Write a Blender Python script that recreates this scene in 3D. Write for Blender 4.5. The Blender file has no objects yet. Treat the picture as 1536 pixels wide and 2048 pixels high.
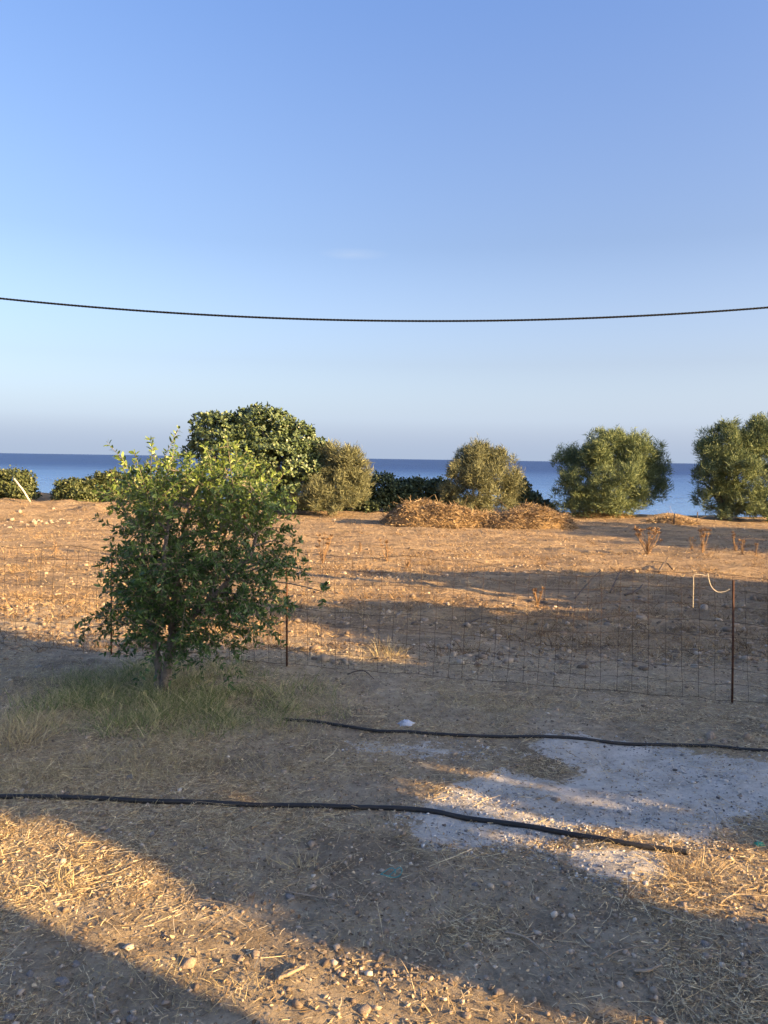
import bpy, math, random
import numpy as np
from mathutils import Vector, Matrix

R = math.radians
rng = np.random.default_rng(7)
random.seed(7)
sc = bpy.context.scene
COL = sc.collection

# ------------------------------------------------------------------ camera
CAM_H, FPX, PITCH, ROLL = 2.27, 1538.0, 3.96, 0.86
cam_d = bpy.data.cameras.new('camera'); cam = bpy.data.objects.new('camera', cam_d); COL.objects.link(cam)
CM = Matrix.Rotation(R(90 - PITCH), 3, 'X') @ Matrix.Rotation(R(ROLL), 3, 'Z')
cam.matrix_world = Matrix.Translation((0, 0, CAM_H)) @ CM.to_4x4()
cam_d.sensor_fit = 'VERTICAL'; cam_d.angle = 2 * math.atan(1024 / FPX)
cam_d.clip_start = 0.05; cam_d.clip_end = 60000
sc.camera = cam

# ------------------------------------------------------------------ sky, sun, exposure
SUN_EL, SUN_AZ = 15.0, 117.6            # degrees; azimuth from +Y towards +X
w = bpy.data.worlds.new('World'); sc.world = w; w.use_nodes = True
nt = w.node_tree; bg = nt.nodes['Background']
sky = nt.nodes.new('ShaderNodeTexSky'); sky.sky_type = 'NISHITA'; sky.sun_disc = False
sky.sun_elevation = R(SUN_EL); sky.sun_rotation = R(SUN_AZ); sky.altitude = 10
sky.air_density = 1.0; sky.dust_density = 5.0; sky.ozone_density = 3.0      # hazy evening air
# sea haze: pale lavender veil towards the horizon, the same all round
gn = nt.nodes.new('ShaderNodeTexCoord'); sp = nt.nodes.new('ShaderNodeSeparateXYZ'); nt.links.new(gn.outputs['Generated'], sp.inputs[0])
rp_ = nt.nodes.new('ShaderNodeValToRGB'); nt.links.new(sp.outputs['Z'], rp_.inputs[0]); el = rp_.color_ramp.elements
STOPS = [(0.0, (1.35, 1.65, 2.2)), (0.05, (1.3, 1.55, 2.1)), (0.12, (.7, .68, 1.0)), (0.26, (.2, .14, .36)), (0.5, (.04, .1, .6)), (1.0, (0, .1, .6))]
while len(el) < len(STOPS): el.new(0.5)
for e_, (p_, c_) in zip(el, STOPS): e_.position = p_; e_.color = (*[v * 0.4 for v in c_], 1)
sc_ = nt.nodes.new('ShaderNodeVectorMath'); sc_.operation = 'SCALE'; sc_.inputs['Scale'].default_value = 2.5; nt.links.new(rp_.outputs[0], sc_.inputs[0])
ad_ = nt.nodes.new('ShaderNodeVectorMath'); ad_.operation = 'ADD'
nt.links.new(sky.outputs[0], ad_.inputs[0]); nt.links.new(sc_.outputs[0], ad_.inputs[1])
# one faint wisp of cloud low over the sea
wd_ = (CM @ Vector(((708 - 768) / FPX, -(508 - 1024) / FPX, -1.0))).normalized()
sb_ = nt.nodes.new('ShaderNodeVectorMath'); sb_.operation = 'SUBTRACT'; nt.links.new(gn.outputs['Generated'], sb_.inputs[0]); sb_.inputs[1].default_value = wd_
ml_ = nt.nodes.new('ShaderNodeVectorMath'); ml_.operation = 'MULTIPLY'; nt.links.new(sb_.outputs[0], ml_.inputs[0]); ml_.inputs[1].default_value = (24, 24, 150)
ln_ = nt.nodes.new('ShaderNodeVectorMath'); ln_.operation = 'LENGTH'; nt.links.new(ml_.outputs[0], ln_.inputs[0])
nz_ = nt.nodes.new('ShaderNodeTexNoise'); nz_.inputs['Scale'].default_value = 0.9; nz_.inputs['Detail'].default_value = 5; nt.links.new(ml_.outputs[0], nz_.inputs['Vector'])
mr_ = nt.nodes.new('ShaderNodeMapRange'); mr_.inputs[1].default_value = 1.1; mr_.inputs[2].default_value = 0.0; mr_.inputs[3].default_value = 0.0; mr_.inputs[4].default_value = 0.5; nt.links.new(ln_.outputs['Value'], mr_.inputs[0])
mm_ = nt.nodes.new('ShaderNodeMath'); mm_.operation = 'MULTIPLY'; nt.links.new(mr_.outputs[0], mm_.inputs[0]); nt.links.new(nz_.outputs['Fac'], mm_.inputs[1])
mx_ = nt.nodes.new('ShaderNodeMix'); mx_.data_type = 'RGBA'; nt.links.new(mm_.outputs[0], mx_.inputs[0])
nt.links.new(ad_.outputs[0], mx_.inputs[6]); mx_.inputs[7].default_value = (2.2, 2.5, 3.0, 1)
nt.links.new(mx_.outputs[2], bg.inputs[0]); bg.inputs[1].default_value = 0.054
SUN_DIR = Vector((math.sin(R(SUN_AZ)) * math.cos(R(SUN_EL)), math.cos(R(SUN_AZ)) * math.cos(R(SUN_EL)), math.sin(R(SUN_EL))))
sl = bpy.data.lights.new('sun', 'SUN'); sl.energy = 3.35; sl.angle = R(0.45); sl.color = (1.0, 0.65, 0.28)
so = bpy.data.objects.new('sun', sl); COL.objects.link(so)
so.rotation_euler = (-SUN_DIR).to_track_quat('-Z', 'Y').to_euler(); so.location = (30, -16, 20)
sc.view_settings.view_transform = 'Standard'; sc.view_settings.look = 'None'
sc.view_settings.exposure = 2.5; sc.view_settings.gamma = 1.0; sc.view_settings.use_curve_mapping = False
sc.render.engine = 'CYCLES'
sc.cycles.max_bounces = 6; sc.cycles.diffuse_bounces = 2; sc.cycles.glossy_bounces = 2
sc.cycles.transmission_bounces = 3; sc.cycles.transparent_max_bounces = 4
sc.cycles.use_adaptive_sampling = True; sc.cycles.adaptive_threshold = 0.02

# ------------------------------------------------------------------ helpers
def ray(px, py):
    return CM @ Vector(((px - 768) / FPX, -(py - 1024) / FPX, -1.0))
def gp(px, py, z=0.0):                       # pixel -> point on the level z
    d = ray(px, py); t = (z - CAM_H) / d.z
    return Vector((d.x * t, d.y * t, z))
def at(px, py, Y):                           # pixel -> point on the upright plane y = Y
    d = ray(px, py); t = Y / d.y
    return Vector((d.x * t, Y, CAM_H + d.z * t))
def suv(u, v):                               # sun-aligned ground coordinates -> x, y
    return (0.886 * u + 0.464 * v, -0.464 * u + 0.886 * v)

def vn(x, y, seed=0):
    x = np.asarray(x, float); y = np.asarray(y, float)
    xi = np.floor(x).astype(np.int64); yi = np.floor(y).astype(np.int64)
    fx = x - xi; fy = y - yi; fx = fx * fx * (3 - 2 * fx); fy = fy * fy * (3 - 2 * fy)
    def h(a, b):
        k = (a * 374761393 + b * 668265263 + seed * 144269504) & 0xffffffff
        k = ((k ^ (k >> 13)) * 1274126177) & 0xffffffff
        return ((k ^ (k >> 16)) & 0xffff) / 32767.5 - 1
    return (h(xi, yi) * (1 - fx) + h(xi + 1, yi) * fx) * (1 - fy) + (h(xi, yi + 1) * (1 - fx) + h(xi + 1, yi + 1) * fx) * fy
def sst(a, b, x):
    t = np.clip((np.asarray(x, float) - a) / (b - a), 0, 1); return t * t * (3 - 2 * t)

SEA = -4.0
def g(x, y):                                 # height of the ground
    x = np.asarray(x, float); y = np.asarray(y, float)
    z = 0.035 * vn(x / 3.1, y / 2.6, 1) + 0.016 * vn(x / 0.7, y / 0.6, 2)
    near = 1 - sst(9.5, 14, y)
    z = z + near * (0.012 * vn(x / 0.19, y / 0.16, 3) + 0.0075 * np.abs(vn(x / 0.075, y / 0.07, 4)))
    fld = sst(8.5, 11, y)
    z = z + fld * (0.04 * vn(x / 1.4, y / 0.45, 5) + 0.03 * vn(x / 0.38, y / 0.22, 6) + 0.02 * np.abs(vn(x / 0.15, y / 0.13, 7)))
    # low earth bank along the far left edge of the field
    bank = sst(-7.5, -10.5, x) * sst(25.5, 27.5, y)
    z = z + bank * (0.30 + 0.2 * vn(x / 1.3, y / 0.8, 8) + 0.1 * vn(x / 0.4, y / 0.35, 10))
    mound = np.exp(-((x - 11.2) / 0.9) ** 2 - ((y - 30.2) / 0.7) ** 2)
    z = z + 0.28 * mound
    edge = 37.0 - 4.5 * sst(5, 10, x) + 1.0 * vn(x / 6, 0 * x + 3.3, 9)
    z = z * (1 - sst(edge, edge + 4, y)) - 6.5 * sst(edge, edge + 11, y)
    return z
def gz(x, y): return float(g(x, y))
def gpt(px, py):                             # pixel -> ground point (refined on the relief)
    p = gp(px, py)
    for _ in range(3): p = gp(px, py, gz(p.x, p.y))
    return p

def mesh_np(name, V, F, attrs=None, smooth=False):
    V = np.asarray(V, np.float32); F = np.asarray(F, np.int32)
    me = bpy.data.meshes.new(name); n, k = F.shape
    me.vertices.add(len(V)); me.vertices.foreach_set('co', V.ravel())
    me.loops.add(n * k); me.loops.foreach_set('vertex_index', F.ravel())
    me.polygons.add(n); me.polygons.foreach_set('loop_start', np.arange(0, n * k, k, dtype=np.int32))
    try: me.polygons.foreach_set('loop_total', np.full(n, k, np.int32))
    except Exception: pass
    if smooth: me.polygons.foreach_set('use_smooth', np.ones(n, bool))
    for a, val in (attrs or {}).items():
        at_ = me.attributes.new(a, 'FLOAT', 'POINT'); at_.data.foreach_set('value', np.asarray(val, np.float32))
    me.update(calc_edges=True); me.validate()
    return me
def obj(name, me, mat, parent=None, loc=None):
    o = bpy.data.objects.new(name, me); COL.objects.link(o)
    if mat is not None and me is not None and len(me.materials) == 0: me.materials.append(mat)
    if parent is not None: o.parent = parent
    if loc is not None: o.location = loc
    return o
def tag(o, label=None, cat=None, group=None, kind=None):
    if label: o['label'] = label
    if cat: o['category'] = cat
    if group: o['group'] = group
    if kind: o['kind'] = kind
    return o
def empty(name, loc, label, cat, group=None):
    o = bpy.data.objects.new(name, None); COL.objects.link(o); o.location = loc; o.empty_display_size = 0.1
    return tag(o, label, cat, group)
class MB:                                     # joins arrays of verts / faces of one width
    def __init__(s): s.V = []; s.F = []; s.n = 0; s.A = []
    def add(s, V, F, a=None):
        V = np.asarray(V, float); F = np.asarray(F, int)
        s.V.append(V); s.F.append(F + s.n); s.n += len(V)
        s.A.append(np.full(len(V), 0.0 if a is None else a) if np.ndim(a) == 0 else a)
    def mesh(s, name, smooth=False, attr=None):
        return mesh_np(name, np.vstack(s.V), np.vstack(s.F), {attr: np.concatenate(s.A)} if attr else None, smooth)

def tube(pts, rad, seg=8, twist=0.0):          # polyline tube -> verts, quads (ends closed by pinched rings)
    P = np.asarray([tuple(p) for p in pts], float); n = len(P)
    rad = np.full(n, rad) if np.ndim(rad) == 0 else np.asarray(rad, float)
    T = np.gradient(P, axis=0); T /= np.linalg.norm(T, axis=1)[:, None] + 1e-12
    up = np.array([0, 0, 1.0]) if abs(T[:, 2]).mean() < 0.8 else np.array([1.0, 0, 0])
    A = np.cross(T, up); A /= np.linalg.norm(A, axis=1)[:, None] + 1e-12
    B = np.cross(A, T)
    P = np.vstack([P[:1], P, P[-1:]]); A = np.vstack([A[:1], A, A[-1:]]); B = np.vstack([B[:1], B, B[-1:]])
    rad = np.concatenate([[rad[0] * 0.02], rad, [rad[-1] * 0.02]]); n += 2
    an = np.linspace(0, 2 * np.pi, seg, endpoint=False)
    V = P[:, None, :] + rad[:, None, None] * (np.cos(an)[None, :, None] * A[:, None, :] + np.sin(an)[None, :, None] * B[:, None, :])
    i = np.arange(n - 1)[:, None]; j = np.arange(seg)[None, :]
    F = np.stack([i * seg + j, i * seg + (j + 1) % seg, (i + 1) * seg + (j + 1) % seg, (i + 1) * seg + j], -1).reshape(-1, 4)
    return V.reshape(-1, 3), F
def smooth_path(P, n):
    P = np.asarray([tuple(p) for p in P], float); t = np.linspace(0, len(P) - 1, n)
    out = []
    for tt in t:
        i = min(int(tt), len(P) - 2); f = tt - i
        p0 = P[max(i - 1, 0)]; p1 = P[i]; p2 = P[i + 1]; p3 = P[min(i + 2, len(P) - 1)]
        out.append(0.5 * ((2 * p1) + (-p0 + p2) * f + (2 * p0 - 5 * p1 + 4 * p2 - p3) * f * f + (-p0 + 3 * p1 - 3 * p2 + p3) * f ** 3))
    return np.array(out)
def unit(a): return a / (np.linalg.norm(a, axis=-1, keepdims=True) + 1e-12)
def rvec(n): return unit(rng.normal(size=(n, 3)))
def leaves(C, D, N, L, W, fold=0.15, tint=None):
    """leaf blades: base C, axis D, rough normal N -> six-vertex blades, four triangles"""
    D = unit(D); S = unit(np.cross(D, N)); U = np.cross(S, D)
    L = np.broadcast_to(L, len(C))[:, None]; W = np.broadcast_to(W, len(C))[:, None]
    V = np.stack([C, C + D * L * .33 + S * W * .5 + U * W * fold, C + D * L * .70 + S * W * .42 + U * W * fold, C + D * L - U * L * .08,
                  C + D * L * .70 - S * W * .42 + U * W * fold, C + D * L * .33 - S * W * .5 + U * W * fold], 1).reshape(-1, 3)
    b = np.arange(len(C))[:, None, None] * 6
    F = (b + np.array([[0, 1, 5], [1, 2, 5], [5, 2, 4], [2, 3, 4]])[None]).reshape(-1, 3)
    return V, F, (None if tint is None else np.repeat(tint, 6))
def blades(C, D, L, W, bend=None, roll=None, segs=3, taper=0.35):
    """straw / grass ribbons: start C, direction D, length, width, bend vector"""
    n = len(C); D = unit(D)
    roll = rvec(n) if roll is None else roll
    S = unit(np.cross(D, roll)); t = np.linspace(0, 1, segs + 1)
    bend = np.zeros((n, 3)) if bend is None else bend
    L = np.broadcast_to(L, n); W = np.broadcast_to(W, n)
    P = C[:, None] + D[:, None] * (L[:, None] * t)[..., None] + bend[:, None] * (t ** 2)[None, :, None]
    Wt = W[:, None] * (1 - (1 - taper) * t)[None]
    V = np.stack([P - S[:, None] * Wt[..., None] * .5, P + S[:, None] * Wt[..., None] * .5], 2).reshape(-1, 3)
    b = np.arange(n)[:, None, None] * (2 * (segs + 1)); k = (np.arange(segs) * 2)[None, :, None]
    F = (b + k + np.array([0, 1, 3, 2])[None, None]).reshape(-1, 4)
    return V, F
def ico(sub=0):
    import bmesh
    bm = bmesh.new(); bmesh.ops.create_icosphere(bm, subdivisions=sub + 1, radius=1)
    V = np.array([v.co[:] for v in bm.verts]); F = np.array([[v.index for v in f.verts] for f in bm.faces]); bm.free()
    return V, F
ICO0, ICO1, ICO2 = ico(0), ico(1), ico(2)
def stone_mesh(name, seed, flat=0.62, ic=ICO1, rough=0.3):
    r = np.random.default_rng(seed); V = ic[0].copy()
    for _ in range(7):                         # chop facets
        d = unit(r.normal(size=3)); c = r.uniform(.42, .85); k = V @ d
        V = V - np.maximum(k - c, 0)[:, None] * d * 0.9
    V = V * (1 + rough * (vn(V[:, 0] * 2.3 + seed, V[:, 1] * 2.3 + V[:, 2] * 1.7, seed))[:, None] * .6)
    V = V * np.array([1, r.uniform(.65, .95), flat]); V[:, 2] += flat * .55
    return mesh_np(name, V, ic[1])

# ------------------------------------------------------------------ materials
def mat(name):
    m = bpy.data.materials.new(name); m.use_nodes = True; t = m.node_tree
    p = t.nodes['Principled BSDF']; return m, t, p
def N(t, ty, **kw):
    n = t.nodes.new(ty)
    for k, v in kw.items():
        if k in n.inputs: n.inputs[k].default_value = v
        else: setattr(n, k, v)
    return n
def mixc(t, fac, a, b, mode='MIX'):
    n = t.nodes.new('ShaderNodeMix'); n.data_type = 'RGBA'; n.blend_type = mode
    for sock, v in ((n.inputs[0], fac), (n.inputs[6], a), (n.inputs[7], b)):
        if hasattr(v, 'is_linked') or isinstance(v, bpy.types.NodeSocket): t.links.new(v, sock)
        elif np.ndim(v) == 0: sock.default_value = v
        else: sock.default_value = (*v, 1)
    return n.outputs[2]
def mathn(t, op, a, b=0.0, clamp=False):
    n = t.nodes.new('ShaderNodeMath'); n.operation = op; n.use_clamp = clamp
    for i, v in enumerate((a, b)):
        if isinstance(v, bpy.types.NodeSocket): t.links.new(v, n.inputs[i])
        else: n.inputs[i].default_value = v
    return n.outputs[0]
def ramp(t, f, stops):
    n = t.nodes.new('ShaderNodeValToRGB'); e = n.color_ramp.elements
    while len(e) < len(stops): e.new(0.5)
    for el, (p, c) in zip(e, stops):
        el.position = p; el.color = (*c, 1) if np.ndim(c) else (c, c, c, 1)
    t.links.new(f, n.inputs[0]); return n.outputs[0]
def island_mat(name, stops, rough=0.8, transl=0.0, attr=None, attr_col=None, spec=0.3):
    """colour varies from blade to blade (random per island); optional attribute mixes in young-growth colour"""
    m, t, p = mat(name); gnode = t.nodes.new('ShaderNodeNewGeometry')
    c = ramp(t, gnode.outputs['Random Per Island'], stops)
    if attr:
        a = N(t, 'ShaderNodeAttribute', attribute_name=attr); c = mixc(t, a.outputs['Fac'], c, attr_col)
    t.links.new(c, p.inputs['Base Color']); p.inputs['Roughness'].default_value = rough
    p.inputs['Specular IOR Level'].default_value = spec
    if transl > 0:
        tr = t.nodes.new('ShaderNodeBsdfTranslucent'); t.links.new(c, tr.inputs[0])
        mx = t.nodes.new('ShaderNodeMixShader'); mx.inputs[0].default_value = transl
        t.links.new(p.outputs[0], mx.inputs[1]); t.links.new(tr.outputs[0], mx.inputs[2])
        t.links.new(mx.outputs[0], t.nodes['Material Output'].inputs[0])
    return m
def noise_mat(name, c1, c2, scale, rough=0.85, bump=0.3, bscale=None, spec=0.3, metal=0.0):
    m, t, p = mat(name); tc = t.nodes.new('ShaderNodeTexCoord')
    n = N(t, 'ShaderNodeTexNoise', Scale=scale, Detail=6.0, Roughness=0.65); t.links.new(tc.outputs['Object'], n.inputs['Vector'])
    t.links.new(ramp(t, n.outputs['Fac'], [(0.3, c1), (0.7, c2)]), p.inputs['Base Color'])
    p.inputs['Roughness'].default_value = rough; p.inputs['Specular IOR Level'].default_value = spec; p.inputs['Metallic'].default_value = metal
    if bump:
        n2 = N(t, 'ShaderNodeTexNoise', Scale=bscale or scale * 3, Detail=5.0); t.links.new(tc.outputs['Object'], n2.inputs['Vector'])
        b = N(t, 'ShaderNodeBump', Strength=bump, Distance=0.02); t.links.new(n2.outputs['Fac'], b.inputs['Height'])
        t.links.new(b.outputs[0], p.inputs['Normal'])
    return m

def ground_material():
    m, t, p = mat('ground_soil')
    geo = t.nodes.new('ShaderNodeNewGeometry'); pos = geo.outputs['Position']
    def noi(scale, detail=6.0, rough=0.6, stretch=None):
        n = N(t, 'ShaderNodeTexNoise', Scale=scale, Detail=detail, Roughness=rough)
        if stretch:
            mp = t.nodes.new('ShaderNodeMapping'); mp.inputs['Scale'].default_value = stretch
            t.links.new(pos, mp.inputs[0]); t.links.new(mp.outputs[0], n.inputs['Vector'])
        else: t.links.new(pos, n.inputs['Vector'])
        return n.outputs['Fac']
    big = noi(0.55, 4); mid = noi(6.0, 8, 0.75); fine = noi(38.0, 8, 0.75); streak = noi(1.0, 6, 0.65, (0.5, 2.2, 1))
    c = ramp(t, mid, [(0.32, (0.115, 0.092, 0.064)), (0.5, (0.31, 0.255, 0.178)), (0.68, (0.5, 0.42, 0.3))])
    c = mixc(t, ramp(t, fine, [(0.38, 0.0), (0.62, 1.0)]), c, mixc(t, 0.5, c, (0.52, 0.42, 0.3)))
    # field: dry reddish stubble soil
    fa = N(t, 'ShaderNodeAttribute', attribute_name='field').outputs['Fac']
    fc = ramp(t, streak, [(0.36, (0.17, 0.116, 0.07)), (0.5, (0.33, 0.235, 0.142)), (0.64, (0.47, 0.35, 0.21))])
    fc = mixc(t, ramp(t, noi(0.35, 5, 0.6, (0.6, 1.6, 1)), [(0.42, 0.55), (0.56, 0.0)]), fc, (0.2, 0.145, 0.1))
    fc = mixc(t, ramp(t, noi(9, 6, 0.7, (0.6, 1.5, 1)), [(0.38, 0.85), (0.49, 0.0)]), fc, (0.11, 0.07, 0.042))
    fc = mixc(t, ramp(t, noi(7, 6, 0.75, (0.8, 1.7, 1)), [(0.54, 0.0), (0.66, 0.8)]), fc, (0.56, 0.42, 0.27))
    fc = mixc(t, ramp(t, fine, [(0.4, 0.0), (0.66, 0.55)]), fc, (0.46, 0.33, 0.2))
    c = mixc(t, fa, c, fc)
    c = mixc(t, ramp(t, noi(1.3, 6, 0.65), [(0.36, 0.6), (0.5, 0.0)]), c, (0.11, 0.086, 0.063))
    c = mixc(t, ramp(t, big, [(0.4, 0.0), (0.7, 0.35)]), c, (0.33, 0.25, 0.15))
    # green turf soil
    ga = N(t, 'ShaderNodeAttribute', attribute_name='green').outputs['Fac']
    c = mixc(t, mathn(t, 'MULTIPLY', ga, 0.3), c, (0.09, 0.1, 0.04))
    # grey gravel patch
    gr = N(t, 'ShaderNodeAttribute', attribute_name='gravel').outputs['Fac']
    f = mathn(t, 'ADD', gr, mathn(t, 'MULTIPLY', mathn(t, 'SUBTRACT', noi(2.6, 9, 0.78), 0.5), 3.3))
    f = ramp(t, f, [(0.46, 0.0), (0.58, 1.0)])
    vo = N(t, 'ShaderNodeTexVoronoi', Scale=55.0); t.links.new(pos, vo.inputs['Vector'])
    gc = ramp(t, noi(5, 8, 0.75), [(0.3, (0.3, 0.275, 0.235)), (0.5, (0.54, 0.51, 0.455)), (0.7, (0.7, 0.67, 0.61))])
    gc = mixc(t, ramp(t, vo.outputs['Distance'], [(0.0, 0.35), (0.45, 0.0)]), gc, (0.6, 0.58, 0.55))
    spots = ramp(t, noi(28, 3, 0.5), [(0.30, 0.85), (0.37, 0.0)])
    gc = mixc(t, spots, gc, (0.10, 0.085, 0.075))
    c = mixc(t, f, c, gc)
    # sand and rock near the shore
    sh = N(t, 'ShaderNodeAttribute', attribute_name='shore').outputs['Fac']
    c = mixc(t, sh, c, (0.42, 0.34, 0.27))
    t.links.new(c, p.inputs['Base Color']); p.inputs['Roughness'].default_value = 0.95; p.inputs['Specular IOR Level'].default_value = 0.15
    h = mathn(t, 'ADD', mathn(t, 'MULTIPLY', fine, 0.9), mathn(t, 'MULTIPLY', noi(14, 5), 0.9))
    h = mathn(t, 'ADD', h, mathn(t, 'MULTIPLY', mathn(t, 'MULTIPLY', noi(4.2, 6, 0.7, (0.7, 1.6, 1)), fa), 5.0))
    b = N(t, 'ShaderNodeBump', Strength=1.0, Distance=0.03); t.links.new(h, b.inputs['Height']); t.links.new(b.outputs[0], p.inputs['Normal'])
    return m

def sea_material():
    m, t, p = mat('sea_water')
    geo = t.nodes.new('ShaderNodeNewGeometry'); pos = geo.outputs['Position']
    sx = t.nodes.new('ShaderNodeSeparateXYZ'); t.links.new(pos, sx.inputs[0])
    def noi(sc3, detail=4.0):
        mp = t.nodes.new('ShaderNodeMapping'); mp.inputs['Scale'].default_value = sc3
        n = N(t, 'ShaderNodeTexNoise', Scale=1.0, Detail=detail, Roughness=0.6)
        t.links.new(pos, mp.inputs[0]); t.links.new(mp.outputs[0], n.inputs['Vector']); return n.outputs['Fac']
    patch = noi((0.006, 0.012, 1), 5)
    d = mathn(t, 'ADD', sx.outputs['Y'], mathn(t, 'MULTIPLY', mathn(t, 'SUBTRACT', patch, 0.5), 260.0))
    k = mathn(t, 'DIVIDE', d, 700.0, True)
    c = ramp(t, k, [(0.05, (0.10, 0.23, 0.46)), (0.3, (0.05, 0.14, 0.36)), (0.62, (0.013, 0.045, 0.165)), (1.0, (0.01, 0.034, 0.135))])
    c = mixc(t, ramp(t, noi((0.012, 0.09, 1), 5), [(0.45, 0.0), (0.62, 0.35)]), c, (0.02, 0.07, 0.24))
    t.links.new(c, p.inputs['Base Color'])
    t.links.new(ramp(t, k, [(0.1, 0.22), (0.7, 0.42)]), p.inputs['Roughness'])
    p.inputs['IOR'].default_value = 1.333; p.inputs['Specular IOR Level'].default_value = 0.32
    h = mathn(t, 'ADD', noi((0.55, 1.3, 1), 5), mathn(t, 'MULTIPLY', noi((0.05, 0.16, 1), 4), 2.5))
    b = N(t, 'ShaderNodeBump', Strength=0.6, Distance=0.5); t.links.new(h, b.inputs['Height']); t.links.new(b.outputs[0], p.inputs['Normal'])
    return m

M = {}
M['ground'] = ground_material(); M['sea'] = sea_material()
M['straw'] = island_mat('straw', [(0.0, (0.17, 0.115, 0.065)), (0.3, (0.38, 0.275, 0.155)), (0.65, (0.6, 0.47, 0.27)), (1.0, (0.76, 0.65, 0.43))], 0.75, 0.12)
M['heap'] = island_mat('heaped_straw', [(0.0, (0.08, 0.055, 0.032)), (0.4, (0.28, 0.19, 0.105)), (1.0, (0.46, 0.34, 0.2))], 0.8, 0.1)
M['litter'] = island_mat('leaf_litter', [(0.0, (0.09, 0.065, 0.045)), (0.5, (0.26, 0.19, 0.12)), (1.0, (0.54, 0.43, 0.28))], 0.9, 0.0)
M['pebble'] = island_mat('pebbles', [(0.0, (0.15, 0.115, 0.085)), (0.5, (0.32, 0.25, 0.185)), (0.88, (0.44, 0.36, 0.275)), (1.0, (0.56, 0.49, 0.4))], 0.9)
M['field_stone'] = island_mat('field_stones', [(0.0, (0.14, 0.105, 0.075)), (0.6, (0.27, 0.205, 0.145)), (1.0, (0.42, 0.34, 0.25))], 0.9)
M['gravel'] = island_mat('gravel_chips', [(0.0, (0.10, 0.09, 0.085)), (0.3, (0.33, 0.32, 0.31)), (1.0, (0.62, 0.6, 0.57))], 0.9)
M['drygrass'] = island_mat('dry_grass', [(0.0, (0.26, 0.2, 0.11)), (0.5, (0.46, 0.38, 0.21)), (1.0, (0.64, 0.55, 0.34))], 0.8, 0.2)
M['stubble'] = island_mat('field_stubble', [(0.0, (0.24, 0.15, 0.075)), (0.5, (0.44, 0.31, 0.16)), (1.0, (0.6, 0.46, 0.26))], 0.85, 0.15)
M['grass'] = island_mat('green_grass', [(0.0, (0.1, 0.15, 0.05)), (0.42, (0.2, 0.245, 0.09)), (0.66, (0.42, 0.39, 0.18)), (1.0, (0.64, 0.56, 0.33))], 0.7, 0.25)
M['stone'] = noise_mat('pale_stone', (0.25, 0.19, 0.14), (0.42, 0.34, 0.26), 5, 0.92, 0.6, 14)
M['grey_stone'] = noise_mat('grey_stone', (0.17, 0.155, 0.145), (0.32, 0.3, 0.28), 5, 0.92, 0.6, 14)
M['bark'] = noise_mat('bark', (0.07, 0.055, 0.045), (0.17, 0.135, 0.105), 14, 0.95, 0.9, 30)
M['pale_bark'] = noise_mat('pale_bark', (0.16, 0.14, 0.12), (0.33, 0.3, 0.26), 9, 0.95, 0.7, 30)
M['deadwood'] = noise_mat('dead_wood', (0.2, 0.155, 0.11), (0.42, 0.34, 0.25), 12, 0.9, 0.5, 40)
M['darkwood'] = noise_mat('charred_wood', (0.05, 0.04, 0.035), (0.14, 0.11, 0.09), 12, 0.9, 0.5, 40)
M['rust'] = noise_mat('rusty_steel', (0.05, 0.025, 0.016), (0.13, 0.06, 0.033), 30, 0.85, 0.4, 90)
M['wire'] = noise_mat('rusty_wire', (0.045, 0.028, 0.02), (0.09, 0.055, 0.038), 8, 0.8, 0)
M['hose'] = noise_mat('black_polyethylene', (0.012, 0.012, 0.013), (0.03, 0.028, 0.027), 6, 0.55, 0.15, 20, 0.4)
M['cable'] = noise_mat('cable_rubber', (0.004, 0.005, 0.008), (0.008, 0.009, 0.012), 6, 0.8, 0, None, 0.1)
M['rope'] = noise_mat('cream_rope', (0.5, 0.42, 0.3), (0.68, 0.6, 0.46), 60, 0.9, 0.6, 200)
M['paintpole'] = noise_mat('weathered_pale_wood', (0.45, 0.4, 0.33), (0.62, 0.56, 0.48), 8, 0.85, 0.3, 30)
M['weed'] = island_mat('dry_weed', [(0.0, (0.15, 0.09, 0.05)), (1.0, (0.36, 0.23, 0.125))], 0.9, 0.1)
M['weedstuff'] = island_mat('field_weed', [(0.0, (0.09, 0.055, 0.03)), (0.5, (0.22, 0.14, 0.075)), (1.0, (0.42, 0.3, 0.17))], 0.9, 0.1)
M['pome_leaf'] = island_mat('pomegranate_leaf', [(0.0, (0.035, 0.078, 0.022)), (0.6, (0.065, 0.125, 0.036)), (1.0, (0.115, 0.185, 0.05))], 0.42, 0.3, 'young', (0.26, 0.33, 0.07), 0.5)
M['carob_leaf'] = island_mat('carob_leaf', [(0.0, (0.055, 0.085, 0.035)), (0.5, (0.1, 0.14, 0.058)), (1.0, (0.17, 0.215, 0.095))], 0.4, 0.15, None, None, 0.5)
M['tam_leaf'] = island_mat('tamarisk_sprays', [(0.0, (0.075, 0.11, 0.05)), (0.5, (0.14, 0.18, 0.085)), (1.0, (0.23, 0.27, 0.13))], 0.75, 0.2)
M['tam_dry'] = island_mat('dusty_tamarisk_sprays', [(0.0, (0.10, 0.105, 0.055)), (0.5, (0.165, 0.175, 0.092)), (1.0, (0.26, 0.26, 0.145))], 0.75, 0.2)
M['shrub_leaf'] = island_mat('lentisk_leaf', [(0.0, (0.04, 0.055, 0.02)), (0.5, (0.075, 0.095, 0.035)), (1.0, (0.13, 0.14, 0.055))], 0.5, 0.12)
M['dark_leaf'] = island_mat('dark_shrub_leaf', [(0.0, (0.03, 0.045, 0.022)), (0.6, (0.06, 0.08, 0.035)), (1.0, (0.12, 0.15, 0.06))], 0.55, 0.1)
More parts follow.
